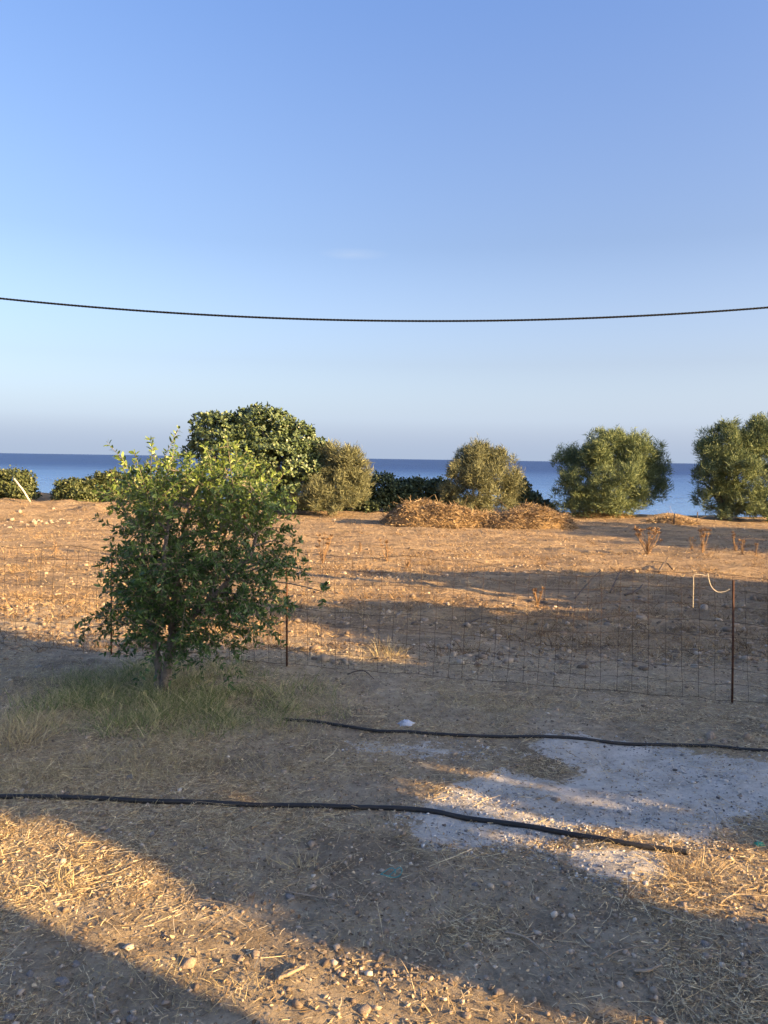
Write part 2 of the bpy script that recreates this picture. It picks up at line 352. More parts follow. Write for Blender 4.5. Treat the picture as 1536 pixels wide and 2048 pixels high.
M['plaster'] = noise_mat('white_plaster', (0.6, 0.57, 0.52), (0.74, 0.71, 0.66), 2, 0.9, 0.2, 30)
M['rooftile'] = noise_mat('clay_roof', (0.3, 0.13, 0.075), (0.42, 0.2, 0.12), 4, 0.85, 0.4)
M['wood'] = noise_mat('brown_wood', (0.1, 0.065, 0.04), (0.2, 0.13, 0.08), 6, 0.7, 0.3)
M['glass'] = noise_mat('window_glass', (0.03, 0.035, 0.04), (0.05, 0.055, 0.06), 1, 0.08, 0)

# ------------------------------------------------------------------ ground and sea
def poly_in(P, x, y, soft):
    """soft inside mask of a polygon in ground coordinates"""
    P = np.array([[p[0], p[1]] for p in P]); d = np.full(x.shape, 1e9); ins = np.zeros(x.shape, bool)
    for a, b in zip(P, np.roll(P, -1, 0)):
        ab = b - a; t = np.clip(((x - a[0]) * ab[0] + (y - a[1]) * ab[1]) / (ab @ ab), 0, 1)
        d = np.minimum(d, np.hypot(x - a[0] - t * ab[0], y - a[1] - t * ab[1]))
        cr = ((a[1] > y) != (b[1] > y)) & (x < (b[0] - a[0]) * (y - a[1]) / (b[1] - a[1] + 1e-12) + a[0])
        ins ^= cr
    return np.clip(0.5 + np.where(ins, d, -d) / soft, 0, 1)
PX = lambda L: [gp(*p) for p in L]
GRAVEL = PX([(800, 1640), (900, 1560), (1010, 1540), (1120, 1552), (1150, 1535), (1050, 1508), (1090, 1468), (1250, 1480), (1400, 1505), (1536, 1525), (1640, 1590), (1490, 1640), (1420, 1680), (1360, 1690), (1200, 1660), (1080, 1680), (960, 1690), (850, 1680)])
GRAVEL2 = PX([(680, 1478), (900, 1476), (1020, 1496), (950, 1520), (700, 1514)])
GRAVEL3 = PX([(1060, 1690), (1350, 1685), (1340, 1765), (1240, 1785), (1120, 1730)])
GREEN = PX([(90, 1370), (240, 1335), (420, 1335), (600, 1385), (620, 1425), (500, 1450), (230, 1465), (90, 1440)])
DRYG = PX([(-80, 1400), (120, 1330), (500, 1345), (700, 1370), (640, 1440), (560, 1520), (300, 1570), (-80, 1600)])
DRYG2 = PX([(820, 1390), (1060, 1385), (1080, 1430), (900, 1460), (790, 1455)])
def gravel_m(x, y): return np.clip(np.maximum(np.maximum(poly_in(GRAVEL, x, y, 0.35), 0.55 * poly_in(GRAVEL2, x, y, 0.4)), 0.75 * poly_in(GRAVEL3, x, y, 0.3)), 0, 1)
def green_m(x, y): return poly_in(GREEN, x, y, 0.9)
def dryg_m(x, y): return np.maximum(poly_in(DRYG, x, y, 0.7), 0.6 * poly_in(DRYG2, x, y, 0.5))

def axis(fine0, fine1, step, lo, hi, grow=1.09):
    a = list(np.arange(fine0, fine1, step)); s = step; x = a[-1]
    while x < hi: s *= grow; x += s; a.append(x)
    s = step; x = a[0]; pre = []
    while x > lo: s *= grow; x -= s; pre.append(x)
    return np.array(pre[::-1] + a)
ys = [2.0]; 
while ys[-1] < 60: ys.append(ys[-1] + min(max(0.024, 0.0068 * ys[-1]), 0.5))
ys = np.concatenate([np.linspace(-120, 1.0, 40), np.linspace(1.1, 1.95, 12), ys])
xs = axis(-4.0, 4.0, 0.032, -400, 400, 1.06)
GX, GY = np.meshgrid(xs, ys)
GZ = g(GX, GY)
nx, ny = len(xs), len(ys)
i = np.arange(ny - 1)[:, None] * nx; j = np.arange(nx - 1)[None]
F = np.stack([i + j, i + j + 1, i + nx + j + 1, i + nx + j], -1).reshape(-1, 4)
nearm = (GY > 2) & (GY < 9.5) & (abs(GX) < 8)
gm = np.zeros(GX.shape); gm[nearm] = gravel_m(GX[nearm], GY[nearm])
gg = np.zeros(GX.shape); gg[nearm] = green_m(GX[nearm], GY[nearm])
fld = sst(8.6, 10.5, GY + 0.25 * GX + 0.5 * vn(GX / 1.2, GY / 1.0, 21))
shore = sst(-0.8, -2.5, GZ) 
ground = obj('ground', mesh_np('ground', np.stack([GX, GY, GZ], -1).reshape(-1, 3), F, {'gravel': gm.ravel(), 'green': gg.ravel(), 'field': fld.ravel(), 'shore': shore.ravel()}, True), M['ground'])
tag(ground, 'dry stony earth with straw litter and a pale gravel patch', kind='structure')

sx_ = np.concatenate([-np.geomspace(40, 40000, 24)[::-1], [0], np.geomspace(40, 40000, 24)]); sy_ = np.geomspace(36, 42000, 60)
SX, SY = np.meshgrid(sx_, sy_)
i = np.arange(len(sy_) - 1)[:, None] * len(sx_); j = np.arange(len(sx_) - 1)[None]
F = np.stack([i + j, i + j + 1, i + len(sx_) + j + 1, i + len(sx_) + j], -1).reshape(-1, 4)
sea = obj('sea', mesh_np('sea', np.stack([SX, SY, np.full(SX.shape, SEA)], -1).reshape(-1, 3), F), M['sea'])
tag(sea, 'calm blue sea reaching the horizon', kind='structure')

# ------------------------------------------------------------------ off to the right and behind: house and hedge trees whose shade falls on the yard
def box(x0, x1, y0, y1, z0, z1):
    V = np.array([[x, y, z] for z in (z0, z1) for y in (y0, y1) for x in (x0, x1)])
    return V, np.array([[0, 2, 3, 1], [4, 5, 7, 6], [0, 1, 5, 4], [2, 6, 7, 3], [0, 4, 6, 2], [1, 3, 7, 5]])
def one(name, m, parent, *boxes):
    b = MB()
    for q in boxes: b.add(*box(*q))
    return obj(name, b.mesh(name), m, parent)
def house(name, x0, x1, y0, y1, h, label, rot=0):
    e = empty(name, ((x0 + x1) / 2, (y0 + y1) / 2, 0), label, 'house')
    e.rotation_euler = (0, 0, rot); a, b = (x1 - x0) / 2, (y1 - y0) / 2
    one('wall', M['plaster'], e, (-a, a, -b, b, -.15, h))
    one('roof', M['rooftile'], e, (-a - .03, a + .03, -b - .03, b + .03, h + .002, h + .16))
    for k in (-.5, .5):
        wn = one('window', M['wood'], e, (-a - .04, -a - .002, k * b - .5, k * b + .5, .95, 2.1))
        one('pane', M['glass'], wn, (-a - .05, -a - .042, k * b - .43, k * b + .43, 1.02, 2.03))
    d = one('door', M['wood'], e, (-a - .04, -a - .002, -.45, .45, .02, 2.1))
    one('handle', M['rust'], d, (-a - .09, -a - .042, .3, .36, 1.0, 1.1))
    return e
house('white_house', 4.7, 8.22, -9.6, -1.54, 4.8, 'white plastered house with a flat clay roof and two windows')

def leaf_crown(lobes, n, style, tilt=0.6, shell=0.5, size=1.0, sub=False):
    """foliage for a union of ellipsoid lobes [(centre, (rx, ry, rz))]; returns an MB of triangles"""
    if sub:
        L2 = []
        for c, r in lobes:
            c = np.array(c); r = np.array(r); rm = float(r[[0, 2]].mean()); ns_ = int(np.clip(rm * 22, 7, 16))
            d = rvec(ns_); d[:, 2] = np.where(d[:, 2] < -.45, -d[:, 2], d[:, 2]); d[:, 1] -= .25; d = unit(d)
            for dd in d:
                q_ = rng.uniform(.55, 1.05); f_ = rng.uniform(.2, .4)
                L2.append((c + dd * r * q_, (rm * f_, rm * f_, rm * f_ * rng.uniform(1.0, 1.5))))
            for _ in range(4):
                dd = unit(np.array([rng.normal(), rng.normal() * .7, abs(rng.normal()) * .9 + .25])); L2.append((c + dd * r * rng.uniform(.95, 1.15), (rm * .12, rm * .12, rm * rng.uniform(.25, .4))))
            L2.append((c, tuple(r * .55)))
        lobes = L2
    b = MB(); vol = np.array([l[1][0] * l[1][2] for l in lobes]); cnt = np.maximum((n * vol / vol.sum()).astype(int), 6)
    for (c, r), k in zip(lobes, cnt):
        c = np.array(c); r = np.array(r); d = rvec(k); d[:, 2] = np.where(d[:, 2] < -.55, -d[:, 2], d[:, 2])
        q = shell + (1 - shell) * rng.random(k) ** .6
        bump_ = 1 + 0.20 * vn(d[:, 0] * 2.6 + c[0] * 3, d[:, 2] * 2.6 + d[:, 1] * 2.1 + c[2], 31)
        P = c + d * r * (q * bump_)[:, None]
        out = unit(d / r); 
        if style == 'spray':
            m = 14; D0 = unit(out * .75 + np.array([0, 0, tilt]) + .25 * rng.normal(size=(k, 3)))
            C = np.repeat(P, m, 0) + .07 * size * rng.normal(size=(k * m, 3)); D = unit(np.repeat(D0, m, 0) + .42 * rng.normal(size=(k * m, 3)))
            L = rng.uniform(.12, .26, k * m) * size; W = rng.uniform(.016, .034, k * m) * size
            S = unit(np.cross(D, rvec(k * m))); bend = -np.array([0, 0, 1.0]) * (L * .12)[:, None]
            V = np.stack([C - S * W[:, None] * .5, C + S * W[:, None] * .5, C + D * L[:, None] + bend], 1).reshape(-1, 3)
            b.add(V, np.arange(len(V)).reshape(-1, 3))
        else:                                  # rosettes of broad leaves
            m = 9; C = np.repeat(P, m, 0); o = np.repeat(unit(out + np.array([0, 0, .35])), m, 0)
            D = unit(o * .55 + rvec(k * m)); D += o * np.maximum(-(D * o).sum(1), 0)[:, None] * 1.5
            ls = .11 * size if style == 'broad' else .06 * size
            L = rng.uniform(.7, 1.3, k * m) * ls; W = L * rng.uniform(.45, .65, k * m)
            V, F_, _ = leaves(C + .03 * size * rng.normal(size=C.shape), D, o + .5 * rvec(k * m), L, W)
            b.add(V, F_)
    return b
def limb_path(p0, p1, n=9, sag=0.0, wob=0.06, up=0.35):
    p0 = np.array(p0, float); p1 = np.array(p1, float); L = np.linalg.norm(p1 - p0)
    mid = p0 * .55 + p1 * .45 + np.array([0, 0, up * L * .5]) * (1 if p1[2] > p0[2] else .3) + wob * L * rng.normal(size=3)
    return smooth_path([p0, (p0 + mid) / 2 + wob * .5 * L * rng.normal(size=3), mid, (mid + p1) / 2 + wob * .5 * L * rng.normal(size=3), p1], n)
def tree(name, base, lobes, n, leafmat, style, label, cat, trunk_r=.12, fork=.5, bark='bark', group=None, shell=.5, tilt=.6, size=1.0, limbs=True, lean=(0, 0)):
    base = Vector(base); ym = float(np.mean([c[1] for c, r in lobes])); base.x *= ym / max(base.y, .1) if base.y > 20 else 1; base.y = ym if base.y > 20 else base.y; base.z = gz(base.x, base.y)
    e = empty(name, base, label, cat, group); B = np.array(base)
    L2 = [(np.array(c) - B, r) for c, r in lobes]
    top = np.array([lean[0], lean[1], fork])
    V, F_ = tube(limb_path((0, 0, -.12), top, 7, wob=.05, up=0), np.linspace(trunk_r * 1.35, trunk_r * .8, 7), 9)
    obj('trunk', mesh_np('trunk', V, F_, None, True), M[bark], e)
    if limbs:
        for c, r in L2:
            P = limb_path(top - np.array([0, 0, .1]), c, 9)
            V, F_ = tube(P, np.linspace(trunk_r * .55, .012, 9), 6)
            obj('limb', mesh_np('limb', V, F_, None, True), M[bark], e)
    cr = leaf_crown(L2, n, style, tilt, shell, size, style == 'spray')
    obj('crown', cr.mesh('crown'), M[leafmat], e)
    return e
def lobes_px(Lp, Y, depth=.8):
    """lobes from pixels (px, py, rx_px, rz_px, dy): centres on the plane y = Y + dy"""
    out = []
    for px, py, rx, rz, dy in Lp:
        k = (Y + dy) / FPX; c = at(px, py, Y + dy)
        out.append(((c.x, c.y, c.z), (rx * k, max(rx, rz) * k * depth, rz * k)))
    return out

# hedge row that shades the yard, outside the picture on the right: (u, v, radius, height)
HEDGE = [(9.5, 3.58, .44, 5.6, 0), (9.0, 4.62, .78, 5.6, 2.75), (10.5, 5.72, .62, 5.7, 0), (10.5, 6.75, .5, 4.4, 0), (10, 7.5, .55, 3.5, 0), (10, 8.5, .6, 3.9, 0), (10, 9.3, .6, 4.35, 0),
         (10, 10.2, .6, 4.3, 0), (10, 11.2, .6, 3.2, 0), (10, 12.3, .7, 3.3, 0), (10, 13.4, .65, 4.35, 0), (10, 14.5, .75, 3.9, 0), (10.3, 15.7, .75, 3.3, 0),
         (12, 22.9, 1.0, 4.3, 0), (12, 24.6, 1.2, 4.7, 0), (12, 26.6, 1.3, 5.1, 0), (12, 28.6, 1.2, 4.9, 0)]
for k, (u, v, r, h, bot) in enumerate(HEDGE):
    x, y = suv(u, v)
    lob = []
    z = bot + r * .6
    while z < h - r * .3:
        lob.append(((x + rng.normal() * .1, y + rng.normal() * .1, z), (r * rng.uniform(.9, 1.1), r * rng.uniform(.9, 1.1), r * .8))); z += r * .7
    bx_, by_ = suv(u, v - .85) if bot > 0 else (x, y)
    tree('garden_tree', (bx_, by_, gz(bx_, by_)), lob, 340, 'shrub_leaf', 'broad', 'bushy green garden tree of the row outside the wire fence', 'tree', .09, max(.4, bot * .8), group='row of bushy garden trees', shell=.1, size=2.6)

# ------------------------------------------------------------------ trees along the shore
tree('carob_tree', gpt(585, 1032), lobes_px([
    (450, 870, 62, 42, .2), (530, 858, 60, 44, 0), (400, 905, 34, 20, .5), (585, 890, 50, 46, -.2), (480, 920, 75, 45, -.6), (560, 930, 80, 50, -.9),
    (625, 935, 58, 55, -.5), (600, 985, 72, 45, -.6), (520, 985, 70, 42, .2), (652, 965, 40, 60, 0), (550, 895, 70, 50, 1.2), (425, 850, 40, 25, .4), (505, 840, 40, 22, .3), (420, 890, 40, 28, .4)], 31.5),
    3700, 'carob_leaf', 'broad', 'large rounded carob tree with glossy green leaves, tallest by the shore', 'tree', .22, 1.0, 'pale_bark', shell=.72, size=1.35, lean=(-.3, 0))
tree('tamarisk', gpt(660, 1036), lobes_px([(690, 950, 42, 52, 0), (650, 990, 45, 42, -.3), (705, 980, 34, 44, .2), (630, 1005, 34, 26, -.3), (662, 925, 22, 30, .3), (722, 955, 18, 30, .2), (690, 1010, 40, 22, -.4), (650, 1018, 36, 16, -.5)], 30.3),
    2000, 'tam_dry', 'spray', 'dusty olive tamarisk bush leaning against the carob tree', 'tree', .10, .5, shell=.45)
tree('tamarisk', gpt(955, 1040), lobes_px([(955, 945, 45, 42, 0), (915, 975, 32, 44, -.2), (1000, 965, 38, 50, .1), (955, 990, 58, 46, -.4), (905, 1000, 26, 30, -.1), (1020, 990, 26, 34, .3), (930, 925, 16, 24, 0), (965, 915, 18, 22, 0), (1000, 925, 16, 22, 0), (940, 1018, 44, 20, -.5), (985, 1015, 40, 20, -.3)], 31.5),
    2500, 'tam_dry', 'spray', 'feathery olive tamarisk bush standing behind the straw heaps', 'tree', .10, .5, shell=.45)
tree('tamarisk', gpt(1215, 1037), lobes_px([(1220, 915, 58, 44, 0), (1165, 945, 58, 44, .3), (1270, 930, 52, 50, .3), (1215, 960, 75, 58, -.5), (1150, 985, 44, 40, -.2), (1285, 975, 48, 46, .4), (1200, 1000, 70, 32, -.5), (1270, 1005, 48, 24, .3),
    (1205, 890, 26, 24, 0), (1250, 893, 28, 24, .1), (1135, 930, 26, 28, .5), (1315, 950, 22, 34, .7), (1310, 985, 20, 30, .7), (1190, 1022, 56, 18, -.5), (1150, 1015, 36, 18, -.3), (1240, 1020, 40, 16, -.3)], 32),
    4400, 'tam_leaf', 'spray', 'broad green tamarisk tree with open sea on both its sides', 'tree', .16, .55, shell=.5, lean=(-.2, 0))
tree('tamarisk', gpt(1445, 1045), lobes_px([(1450, 890, 48, 36, .2), (1425, 940, 36, 56, .3), (1470, 955, 60, 56, -.3), (1440, 1000, 40, 36, .1), (1490, 1005, 50, 34, -.4), (1455, 865, 18, 18, .1), (1415, 905, 20, 24, .4), (1500, 905, 40, 40, .1), (1450, 1030, 34, 16, -.2), (1500, 1030, 40, 16, -.4), (1405, 960, 18, 26, .4)], 31),
    3100, 'tam_leaf', 'spray', 'green tamarisk tree with a pointed tuft, at the field corner', 'tree', .14, .5, shell=.5)
tree('tamarisk', gpt(1570, 1047), lobes_px([(1545, 890, 50, 48, .1), (1570, 950, 80, 60, .2), (1550, 1005, 60, 38, -.2), (1610, 920, 60, 60, .3), (1620, 1000, 50, 36, .3), (1525, 865, 22, 20, 0), (1550, 1032, 50, 16, -.2)], 31),
    3100, 'tam_leaf', 'spray', 'tall tamarisk tree merging with the pointed tamarisk beside it', 'tree', .14, .5, shell=.5)

# shrubs
def shrub(px, py, Lp, Y, n, m, label, group=None, style='small', size=1.6, shell=.65):
    return tree('round_shrub', gpt(px, py), lobes_px(Lp, Y), int(n * .68), m, style, label, 'shrub', .06, .25, group=group, shell=shell, size=size * 1.18, limbs=False)
YS = 33.0
shrub(20, 998, [(25, 972, 48, 32, 0), (-30, 975, 50, 34, 0), (45, 985, 34, 22, -.3)], YS, 1500, 'shrub_leaf', 'dome shaped green shrub behind the leaning pale pole')
shrub(225, 1010, [(225, 974, 45, 28, .3), (190, 985, 40, 26, .0), (265, 985, 36, 30, .2), (240, 995, 40, 18, -.3)], YS - .5, 1700, 'shrub_leaf', 'wide rounded green shrub behind the pomegranate tree')
shrub(150, 1012, [(145, 985, 34, 24, 0), (165, 998, 34, 18, -.3), (125, 996, 18, 16, .2)], YS - .8, 1100, 'shrub_leaf', 'low green shrub with a lighter crest, left of the wide shrub')
shrub(330, 1010, [(300, 985, 34, 26, .3), (345, 982, 40, 26, .4), (400, 985, 36, 22, .3)], YS + .3, 1100, 'shrub_leaf', 'low green shrub half hidden by the pomegranate tree')
shrub(780, 1030, [(765, 982, 36, 32, .3), (725, 998, 34, 28, .2), (800, 992, 40, 28, .2), (760, 1015, 50, 16, 0)], YS, 1300, 'dark_leaf', 'dark hedge shrub between the carob side tamarisk and the straw heaps', size=1.8)
shrub(850, 1030, [(835, 990, 42, 30, .3), (880, 990, 34, 30, .2), (815, 1003, 34, 24, .1), (850, 1015, 50, 16, 0)], YS, 1300, 'dark_leaf', 'flat topped dark hedge shrub left of the olive bush', size=1.8)
shrub(1050, 1034, [(1035, 985, 22, 28, .6), (1050, 1008, 36, 24, .3), (1085, 1018, 28, 14, .3)], YS, 1000, 'dark_leaf', 'dark low shrub between the olive bush and the broad tamarisk', size=1.8)
shrub(590, 1034, [(585, 1018, 40, 16, .5), (640, 1020, 36, 14, .8), (700, 1018, 44, 16, 1.0)], YS - .6, 900, 'dark_leaf', 'dark undergrowth bush beneath the carob tree', size=1.8)

# leaning pole and small far stakes
p0, p1 = gpt(66, 1004), at(28, 957, 31.0)
P0 = at(66, 1003, 31.3); P0.z = min(P0.z, gz(P0.x, P0.y))
V, F_ = tube([(0, 0, -.15), tuple((p1 - P0) * .5), tuple(p1 - P0)], [.04, .038, .034], 8)
tag(obj('pole', mesh_np('pole', V, F_, None, True), M['paintpole'], None, P0), 'bleached wooden pole leaning in front of the dome shaped shrub', 'pole')
for px, py0, py1 in ((1348, 1042, 1027), (1394, 1042, 1024)):
    b = gpt(px, py0); t_ = at(px, py1, b.y)
    V, F_ = tube([(0, 0, -.1), (0, 0, (t_.z - b.z) * .5), (0.01, 0, t_.z - b.z)], .022, 6)
    tag(obj('stake', mesh_np('stake', V, F_), M['darkwood'], None, b), 'thin dark stake at the field edge with sea behind it', 'stake', 'thin stakes by the sea')

# ------------------------------------------------------------------ heaps of dry cuttings
def heap(px0, px1, pyb, pyt, ry, label, seed, n=7000, hk=1.1, skew=0.0):
    b0, b1 = gpt(px0, pyb), gpt(px1, pyb); c = (b0 + b1) / 2; rx = (b1 - b0).length / 2 * 1.05
    top = at((px0 + px1) / 2, pyt, c.y + ry * .3); H = max(top.z - c.z, .22) * hk
    c.y += ry * .55; c.z = gz(c.x, c.y)
    e = empty('straw_heap', c, label, 'heap')
    nu, nv = 48, 26; U, Vv = np.meshgrid(np.linspace(-1, 1, nu), np.linspace(-1, 1, nv))
    X = U * rx; Y = Vv * ry; rr = np.sqrt(U ** 2 + Vv ** 2)
    def hz(X, Y):
        U = X / rx; W_ = Y / ry; r_ = U ** 2 + W_ ** 2
        base = np.clip(1 - r_, 0, 1) ** .42 * (.74 + .34 * np.exp(-((U - skew) / .42) ** 2))
        return base * H * (.85 + .26 * vn(X / .55 + seed * 7, Y / .5, 40 + seed) + .16 * vn(X / .2, Y / .2 + seed, 41)) - .03
    Z = np.where(rr <= 1, hz(X, Y), -.2)
    i = np.arange(nv - 1)[:, None] * nu; j = np.arange(nu - 1)[None]
    F = np.stack([i + j, i + j + 1, i + nu + j + 1, i + nu + j], -1).reshape(-1, 4)
    obj('mound', mesh_np('mound', np.stack([X, Y, Z], -1).reshape(-1, 3), F, None, True), M['mound'], e)
    a = rng.uniform(0, 2 * np.pi, n); q = np.sqrt(rng.random(n)); x = np.cos(a) * q * rx * 1.03; y = np.sin(a) * q * ry * 1.05
    z = np.maximum(hz(x, y), 0) + rng.uniform(-.02, .05, n)
    D = unit(np.stack([rng.normal(size=n), rng.normal(size=n), rng.normal(size=n) * .32], -1))
    L = rng.uniform(.1, .36, n); bend = rng.normal(size=(n, 3)) * (L * .3)[:, None]; bend[:, 2] -= L * .15
    Vb, Fb = blades(np.stack([x, y, z], -1) - D * (L * .5)[:, None], D, L, rng.uniform(.010, .026, n), bend, None, 2)
    m = max(20, n // 110); a = rng.uniform(0, 2 * np.pi, m); q = np.sqrt(rng.random(m)) * .95; x = np.cos(a) * q * rx; y = np.sin(a) * q * ry
    D = unit(np.stack([rng.normal(size=m), rng.normal(size=m), rng.normal(size=m) * .35 + .15], -1)); L = rng.uniform(.35, .8, m)
    Vt, Ft = blades(np.stack([x, y, np.maximum(hz(x, y), 0) + .01], -1) - D * (L * .4)[:, None], D, L, rng.uniform(.012, .022, m), rng.normal(size=(m, 3)) * (L * .25)[:, None], None, 4, .3)
    obj('twigs', mesh_np('twigs', Vt, Ft), M['litter'], e)['kind'] = 'stuff'
    s = obj('straw_cover', mesh_np('straw_cover', Vb, Fb), M['heap'], e); s['kind'] = 'stuff'
    return e
M['mound'] = noise_mat('matted_straw', (0.17, 0.11, 0.055), (0.36, 0.25, 0.125), 5, 0.95, 0.8, 12)
heap(772, 990, 1055, 1014, .95, 'largest heap of dry brown cuttings, highest at one end', 1, 15000, 1.25, -.38)
heap(955, 1146, 1055, 1019, .9, 'second heap of tangled dry cuttings, ending beside the broad tamarisk', 3, 12000, 1.2, .35)
heap(1140, 1265, 1034, 1022, .5, 'flat pile of bleached twigs under the broad tamarisk', 5, 2500)
heap(1310, 1390, 1048, 1036, .6, 'small brown mound of dry weeds at the field edge', 6, 2500)

# ------------------------------------------------------------------ pomegranate tree in front of the fence
def pomegranate():
    base = gpt(326, 1392); base.z = gz(base.x, base.y); B = np.array(base); Y0 = base.y
    e = empty('pomegranate_tree', base, 'leafy pomegranate tree with yellow green top, in front of the wire fence', 'tree')
    def loc(px, py, dy=0.0): return np.array(at(px, py, Y0 + dy)) - B
    stems = [[(0, 0, -.15), loc(333, 1340), loc(345, 1270, .05), loc(352, 1180, .05), loc(365, 1080, .05), loc(385, 990, 0)],
             [(-.06, .02, -.15), loc(318, 1340, .05), loc(305, 1270, .1), loc(290, 1180, .15), loc(285, 1090, .1), loc(295, 990, .1)],
             [loc(340, 1300), loc(380, 1240, -.1), loc(440, 1180, -.2), loc(500, 1110, -.2), loc(520, 1020, -.2)],
             [loc(343, 1260), loc(370, 1190, .3), loc(430, 1120, .5), loc(460, 1040, .5)],
             [loc(345, 1250), loc(330, 1180, -.35), loc(330, 1100, -.5), loc(345, 1010, -.4)]]
    rad0 = [.062, .05, .036, .034, .034]; nodes = []
    for s, r0 in zip(stems, rad0):
        P = smooth_path(s, 26); rr = np.linspace(r0, .010, 26); rr[:4] *= np.linspace(1.35, 1, 4)
        V, F_ = tube(P, rr, 9); V += .004 * rng.normal(size=V.shape)
        obj('trunk' if r0 > .045 else 'limb', mesh_np('stem', V, F_, None, True), M['pom_bark'], e); nodes.append(P[6:])
    nodes = np.vstack(nodes)
    cl = [(272, 925, 10), (338, 908, 9), (404, 908, 11), (436, 912, 9), (285, 945, 28), (300, 925, 16), (345, 925, 18), (400, 935, 24), (425, 925, 16), (470, 950, 30), (515, 965, 26),
          (300, 990, 55), (375, 985, 60), (455, 990, 58), (520, 1005, 42), (284, 1055, 42), (345, 1060, 62), (440, 1060, 62), (512, 1065, 40),
          (272, 1130, 42), (330, 1140, 70), (430, 1135, 66), (512, 1130, 48), (264, 1205, 36), (315, 1220, 66), (405, 1225, 66), (490, 1205, 50),
          (562, 1140, 26), (560, 1200, 26), (236, 1240, 24), (290, 1262, 42), (370, 1258, 42), (455, 1258, 32), (280, 1305, 18), (490, 1262, 18), (340, 1300, 16),
          (205, 1245, 15), (178, 1250, 9), (606, 1150, 13), (640, 1185, 9), (590, 1105, 14), (560, 1060, 20)]
    lf = dict(C=[], D=[], N=[], L=[], W=[], t=[]); tw = MB(); br = MB(); k = Y0 / FPX
    for px, py, r in cl:
        py += 36 if py < 950 else (14 if py < 1010 else 0)
        layers = [0] if r < 30 else ([-.45, .0, .5] if py < 1230 else [-.15, .3])
        for dy in layers:
            c = loc(px + rng.normal() * 6, py + rng.normal() * 6, dy * rng.uniform(.7, 1.3) + rng.normal() * .08); rw = r * k
            low = c[2] < 1.0
            i0 = np.argmin(np.linalg.norm((nodes - c) * np.array([1, 1, .7]), axis=1) + np.maximum(nodes[:, 2] - c[2], 0) * .8)
            P = limb_path(nodes[i0], c, 7, wob=.07, up=.5 if not low else .25); V, F_ = tube(P, np.linspace(.011, .004, 7), 5); obj('bough', mesh_np('bough', V, F_, None, True), M['pom_bark'], e)
            ns = max(4, int((rw / .3) ** 2 * 24))
            for _ in range(ns):
                d = rvec(1)[0]; axis_ = np.array([c[0] * .5, c[1] * .6, 0]); 
                upw = 1.0 if c[2] > 1.55 else (.35 if c[2] > .9 else .05)
                d = unit(d + unit(axis_ + 1e-3) * .5 + np.array([0, 0, upw * .9])); L = rw * rng.uniform(.8, 1.5) + .05
                st = c + rng.normal(size=3) * rw * .42; n = int(10 + L * 62); s = np.sort(rng.random(n)) ** .8
                droop = np.array([0, 0, -1.0]) * L * (rng.uniform(.05, .35) if c[2] < 1.6 else rng.uniform(-.1, .15))
                Q = st + d * (s * L)[:, None] + droop * (s ** 2)[:, None]
                T = unit(d + 2 * droop[None] / L * s[:, None]); 
                o = rvec(n); o = unit(o - (o * T).sum(1)[:, None] * T)
                D = unit(T * rng.uniform(.3, 1.0, n)[:, None] + o)
                lf['C'].append(Q); lf['D'].append(D); lf['N'].append(np.cross(D, rvec(n)) + np.array([0, 0, .6]))
                l = rng.uniform(.032, .066, n); lf['L'].append(l); lf['W'].append(l * rng.uniform(.28, .4, n))
                y_ = np.clip((c[2] - 1.15) / .75, 0, 1) * rng.uniform(.25, 1) * (.35 + .65 * s)
                lf['t'].append(np.clip(y_ + .06 * rng.normal(size=n), 0, .95))
                V, F_ = tube(st + d * (np.linspace(0, 1, 4) * L)[:, None] + droop * (np.linspace(0, 1, 4) ** 2)[:, None], np.linspace(.0035, .0015, 4), 4); tw.add(V, F_)
    obj('twigs', tw.mesh('twigs'), M['pom_twig'], e)['kind'] = 'stuff'
    V, F_, t_ = leaves(np.vstack(lf['C']), np.vstack(lf['D']), np.vstack(lf['N']), np.concatenate(lf['L']), np.concatenate(lf['W']), .12, np.concatenate(lf['t']))
    print('pome leaves', len(V) // 6)
    obj('crown', mesh_np('crown', V, F_, {'young': t_}), M['pome_leaf'], e)
    # fruit: round with a crown-like calyx
    for px, py, dy, r in ((492, 1032, -.45, .026),):
        a = np.linspace(0, np.pi, 10); prof = [(math.sin(t) * r, -math.cos(t) * r * .95) for t in a[:-1]] + [(r * .22, r * 1.0), (r * .38, r * 1.42)]
        m = 12; V = np.array([[q * math.cos(s), q * math.sin(s), -z] for q, z in prof for s in np.linspace(0, 2 * np.pi, m, endpoint=False)])
        i = np.arange(len(prof) - 1)[:, None]; j = np.arange(m)[None]
        F = np.stack([i * m + j, i * m + (j + 1) % m, (i + 1) * m + (j + 1) % m, (i + 1) * m + j], -1).reshape(-1, 4)
        obj('fruit', mesh_np('fruit', V, F, None, True), M['fruit'], e, Vector(loc(px, py, dy)))
    return e
M['pom_bark'] = noise_mat('grey_brown_bark', (0.10, 0.085, 0.07), (0.25, 0.21, 0.175), 16, 0.95, 0.9, 40)
M['pom_twig'] = noise_mat('pale_twig', (0.14, 0.12, 0.09), (0.26, 0.22, 0.16), 9, 0.9, 0)
M['fruit'] = noise_mat('red_fruit_skin', (0.24, 0.05, 0.03), (0.38, 0.13, 0.05), 20, 0.5, 0.1, 60)
pomegranate()

